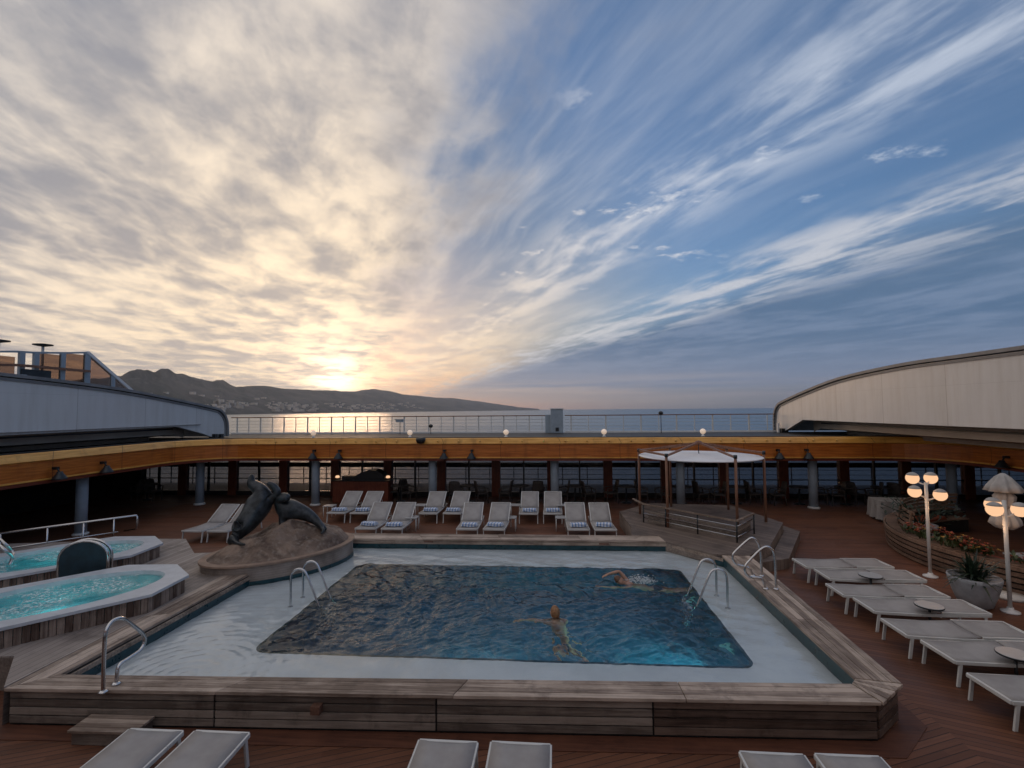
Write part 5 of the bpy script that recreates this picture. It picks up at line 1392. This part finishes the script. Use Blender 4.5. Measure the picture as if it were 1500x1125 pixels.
globe_lamp((9.05, 10.73, 0), 2.2, [(-.22, -.04, 2.03), (.27, -.02, 2.02), (.05, .32, 2.06)], 'white lamp post with warm lit globes at the right edge beside the pot')
# folded umbrella
um = thing('folded_umbrella', 'folded pale grey canvas parasol tied on its pole behind the near lamp', 'parasol', (9.75, 11.55, 0))
b = MB(); b.tube([(0, 0, .02), (0, 0, 2.6)], .03, 10); b.lathe([(.3, .001), (.3, .05), (.05, .08)], n=24); b.build('pole', M['whitemetal'], um)
wf = lambda amp: (lambda q, z: amp*math.sin(8*q)+.05*math.sin(3*q+z*5))
b = MB(); b.lathe([(.03, 2.64), (.12, 2.56), (.24, 2.38), (.30, 2.26), (.18, 2.24)], n=48, wob=wf(.15)); b.build('upper_canopy', M['fabric_grey'], um)
b = MB(); b.lathe([(.10, 2.26), (.17, 2.15), (.15, 2.02), (.09, 1.92), (.12, 1.82), (.22, 1.66), (.24, 1.56), (.14, 1.46), (.05, 1.44)], n=48, wob=wf(.16)); b.build('folded_canopy', M['fabric_grey'], um)
b = MB(); b.lathe([(.10, 1.90), (.105, 1.93), (.10, 1.96)], n=24); b.build('strap', M['cloth'], um)

# ================================================================= SWIMMERS
def hand(chains, wrist, d, up_, side):
    """five short finger chains from a palm; returns chains appended"""
    d = Vector(d).normalized(); up_ = Vector(up_).normalized(); sd = d.cross(up_).normalized()*side
    return d, sd
def person(name, P, skin_mat, hair_mat, head_dir, face_dir, label, long_hair=False):
    """P: dict of joints (world coordinates)"""
    ch = []
    pel, ch_, nk = P['pelvis'], P['chest'], P['neck']
    ch.append([(pel, (.135, .10)), (pel.lerp(ch_, .5), (.115, .09)), (ch_, (.15, .105)), (ch_.lerp(nk, .6), (.12, .08)), (nk, .052), (P['head0'], .05)])
    for s in ('l', 'r'):
        sh, el, wr, hd = P['sh'+s], P['el'+s], P['wr'+s], P['ha'+s]
        ch.append([('j', 0, 3), (sh, .055), (sh.lerp(el, .5), .048), (el, .038), (el.lerp(wr, .4), .036), (wr, .026), (wr.lerp(hd, .5), (.036, .018))])
        k = len(ch)-1; dv = (hd-wr).normalized(); sd = dv.cross(Vector((0, 0, 1))).normalized()
        ln = (.055, .07, .075, .068, .055)
        for f in range(4):
            o_ = sd*(-.03+.02*f); b0 = hd+o_
            ch.append([('j', k, 5), (b0, .010), (b0+dv*ln[f+1]*.5-Vector((0, 0, .004)), .0085), (b0+dv*ln[f+1]-Vector((0, 0, .014)), .007)])
        tb = wr.lerp(hd, .5)+sd*-.035
        ch.append([('j', k, 5), (tb, .012), (tb+dv*.03-sd*.02, .009), (tb+dv*.055-sd*.022, .007)])
        hp_, kn, an, ft = P['hp'+s], P['kn'+s], P['an'+s], P['ft'+s]
        ch.append([('j', 0, 0), (hp_, .085), (hp_.lerp(kn, .5), .072), (kn, .052), (kn.lerp(an, .35), .052), (an, .032), (ft, (.035, .022))])
    body = skin_obj(name, ch, skin_mat, None, 2); tag(body, label, 'person')
    # head: shaped ellipsoid with nose, ears, joined into the body surface mesh
    hd = P['head']; up_ = Vector(head_dir).normalized(); fw = Vector(face_dir); fw = (fw-up_*fw.dot(up_)).normalized(); sd = up_.cross(fw)
    bm = bmesh.new(); bm.from_mesh(body.data)
    tmp = bmesh.new(); bmesh.ops.create_uvsphere(tmp, u_segments=28, v_segments=20, radius=1.)
    def shape(v):
        x, y, z = v  # x side, y forward, z up
        w = .076*(1-.16*max(0, -z)**1.5); dpt = .096; h = .118
        yy = y*dpt; xx = x*w; zz_ = z*h
        if y > 0:
            yy += .022*math.exp(-((x/.16)**2+((z+.12)/.20)**2))           # nose
            yy -= .010*(math.exp(-(((x-.38)/.17)**2+((z-.04)/.13)**2))+math.exp(-(((x+.38)/.17)**2+((z-.04)/.13)**2)))  # eye sockets
            yy += .007*math.exp(-((x/.3)**2+((z+.50)/.07)**2))+.010*math.exp(-((x/.3)**2+((z+.85)/.15)**2))             # lips, chin
        if abs(x) > .86 and abs(z+.05) < .28 and abs(y) < .3: xx *= 1.16     # ears
        return xx, yy, zz_
    vm_ = {}
    for v in tmp.verts:
        x, y, z = shape(v.co); vm_[v.index] = bm.verts.new(hd+sd*x+fw*y+up_*z)
    tmp.verts.index_update()
    for f in tmp.faces:
        nf = bm.faces.new([vm_[v.index] for v in f.verts]); nf.smooth = True
    bm.to_mesh(body.data); bm.free(); tmp.free()
    # hair cap
    b = MB(); vs = []; fs = []; nu, nv = 24, 12
    for i in range(nv+1):
        th = i/nv*R(118)
        for j in range(nu):
            q = 2*PI*j/nu; x = math.sin(th)*math.cos(q); y = math.sin(th)*math.sin(q); z = math.cos(th)
            lim = 1. if y < .15 else .0
            th2 = th*(1 if y < .2 else .62)
            x = math.sin(th2)*math.cos(q); y = math.sin(th2)*math.sin(q); z = math.cos(th2)
            r_ = 1.09+.03*noise.noise(Vector((x*6, y*6, z*6)))
            vs.append(hd+sd*x*.078*r_+fw*y*.098*r_+up_*z*.12*r_)
    fs = [(i*nu+j, i*nu+(j+1) % nu, (i+1)*nu+(j+1) % nu, (i+1)*nu+j) for i in range(nv) for j in range(nu)]
    b.add(vs, fs, True); hr = b.build('hair', hair_mat, body)
    # swimwear round the hips
    a = pel+(pel-ch_).normalized()*.10; c = pel+(ch_-pel).normalized()*.10
    b = MB(); b.tube([a, pel, c], [.135, .155, .132], 20, caps=False)
    ob = b.build('swimwear', M['swimwear'], body)
    return body
# swimmer 1: breast-stroke away to the left, body trailing toward the camera
wl_ = WZ
h = Vector((.03, 9.35, wl_+.075))
f = Vector((-.35, .94, 0)).normalized(); rgt = Vector((.94, .35, 0)).normalized(); Zv = Vector((0, 0, 1))
ne = h-f*.06-Zv*.14; chs = ne-f*.17-Zv*.19; pe = chs-f*.24-Zv*.40
P1 = dict(head=h, head0=h-Zv*.06, neck=ne, chest=chs, pelvis=pe,
  shl=ne-rgt*.19-f*.08-Zv*.02, ell=ne-rgt*.38+f*.12-Zv*.03, wrl=ne-rgt*.62+f*.18-Zv*.015, hal=ne-rgt*.70+f*.18-Zv*.015,
  shr=ne+rgt*.17-f*.10-Zv*.02, elr=ne-rgt*.02+f*.10-Zv*.08, wrr=ne-rgt*.26+f*.05-Zv*.0, har=ne-rgt*.34+f*.04-Zv*.0,
  hpl=pe-rgt*.09-f*.06, knl=pe-rgt*.22-f*.30-Zv*.26, anl=pe-rgt*.14-f*.62-Zv*.36, ftl=pe-rgt*.16-f*.76-Zv*.42,
  hpr=pe+rgt*.09-f*.06, knr=pe+rgt*.24-f*.30-Zv*.26, anr=pe+rgt*.18-f*.62-Zv*.34, ftr=pe+rgt*.22-f*.76-Zv*.40)
person('person', P1, M['skin'], M['hair'], (0, 0, 1), f, 'swimmer with sandy hair seen from behind, arms reaching left, in the middle of the pool')
# swimmer 2: crawl to the left, arm arched over the head
h = Vector((1.46, 11.22, wl_+.05)); f = Vector((-.985, -.05, 0)).normalized(); rgt = Vector((0, 1, 0)); Zv = Vector((0, 0, 1))
ne = h-f*.15-Zv*.09; chs = ne-f*.24-Zv*.14; pe = chs-f*.41-Zv*.16
P2_ = dict(head=h, head0=h-f*.07-Zv*.02, neck=ne, chest=chs, pelvis=pe,
  shl=ne-rgt*.19-f*.05-Zv*.01, ell=ne-rgt*.20+f*.26-Zv*.05, wrl=ne-rgt*.14+f*.55-Zv*.03, hal=ne-rgt*.12+f*.63-Zv*.03,
  shr=ne+rgt*.18-f*.04+Zv*.03, elr=ne+rgt*.22+f*.12+Zv*.22, wrr=ne+rgt*.18+f*.37+Zv*.17, har=ne+rgt*.17+f*.45+Zv*.14,
  hpl=pe-rgt*.09-f*.06, knl=pe-rgt*.09-f*.46-Zv*.05, anl=pe-rgt*.08-f*.86-Zv*.02, ftl=pe-rgt*.08-f*1.02,
  hpr=pe+rgt*.09-f*.06, knr=pe+rgt*.09-f*.46-Zv*.12, anr=pe+rgt*.08-f*.84-Zv*.14, ftr=pe+rgt*.08-f*1.0-Zv*.15)
person('person', P2_, M['skin'], M['darkhair'], (f+Zv*.9), (0, -.8, -.1), 'swimmer doing front crawl leftward with one arm arched, at the back of the pool')
# splash behind swimmer 2
b = MB(); rnd = random.Random(4)
for k in range(420):
    c_ = Vector((1.95+rnd.gauss(0, .16), 11.30+rnd.gauss(0, .10), wl_+abs(rnd.gauss(0, .05)))); b.sphere(c_, rnd.uniform(.004, .013), 6)
tag(b.build('splash', simple('white_foam', (.7, .74, .78), .4)), 'small white splash behind the crawl swimmer', 'splash', kind='stuff')

# ================================================================= CAMERA
cam = bpy.data.cameras.new('camera'); co_ = bpy.data.objects.new('camera', cam); COL.objects.link(co_)
mtx = Matrix(((CR.x, CU.x, -CF.x, 0), (CR.y, CU.y, -CF.y, 0), (CR.z, CU.z, -CF.z, CH), (0, 0, 0, 1)))
co_.matrix_world = mtx; cam.sensor_fit = 'HORIZONTAL'; cam.sensor_width = 36; cam.lens = FP/1500*36; cam.clip_start = .1; cam.clip_end = 80000
S.camera = co_
S.view_settings.view_transform = 'Standard'; S.view_settings.look = 'None'; S.view_settings.exposure = .16; S.view_settings.gamma = 1
S.render.engine = 'CYCLES'
S.cycles.max_bounces = 8; S.cycles.transparent_max_bounces = 12; S.cycles.volume_bounces = 0

for o in bpy.data.objects:
    l = o.get('label')
    if l and not 4 <= len(l.split()) <= 16: print('LABEL', len(l.split()), l)
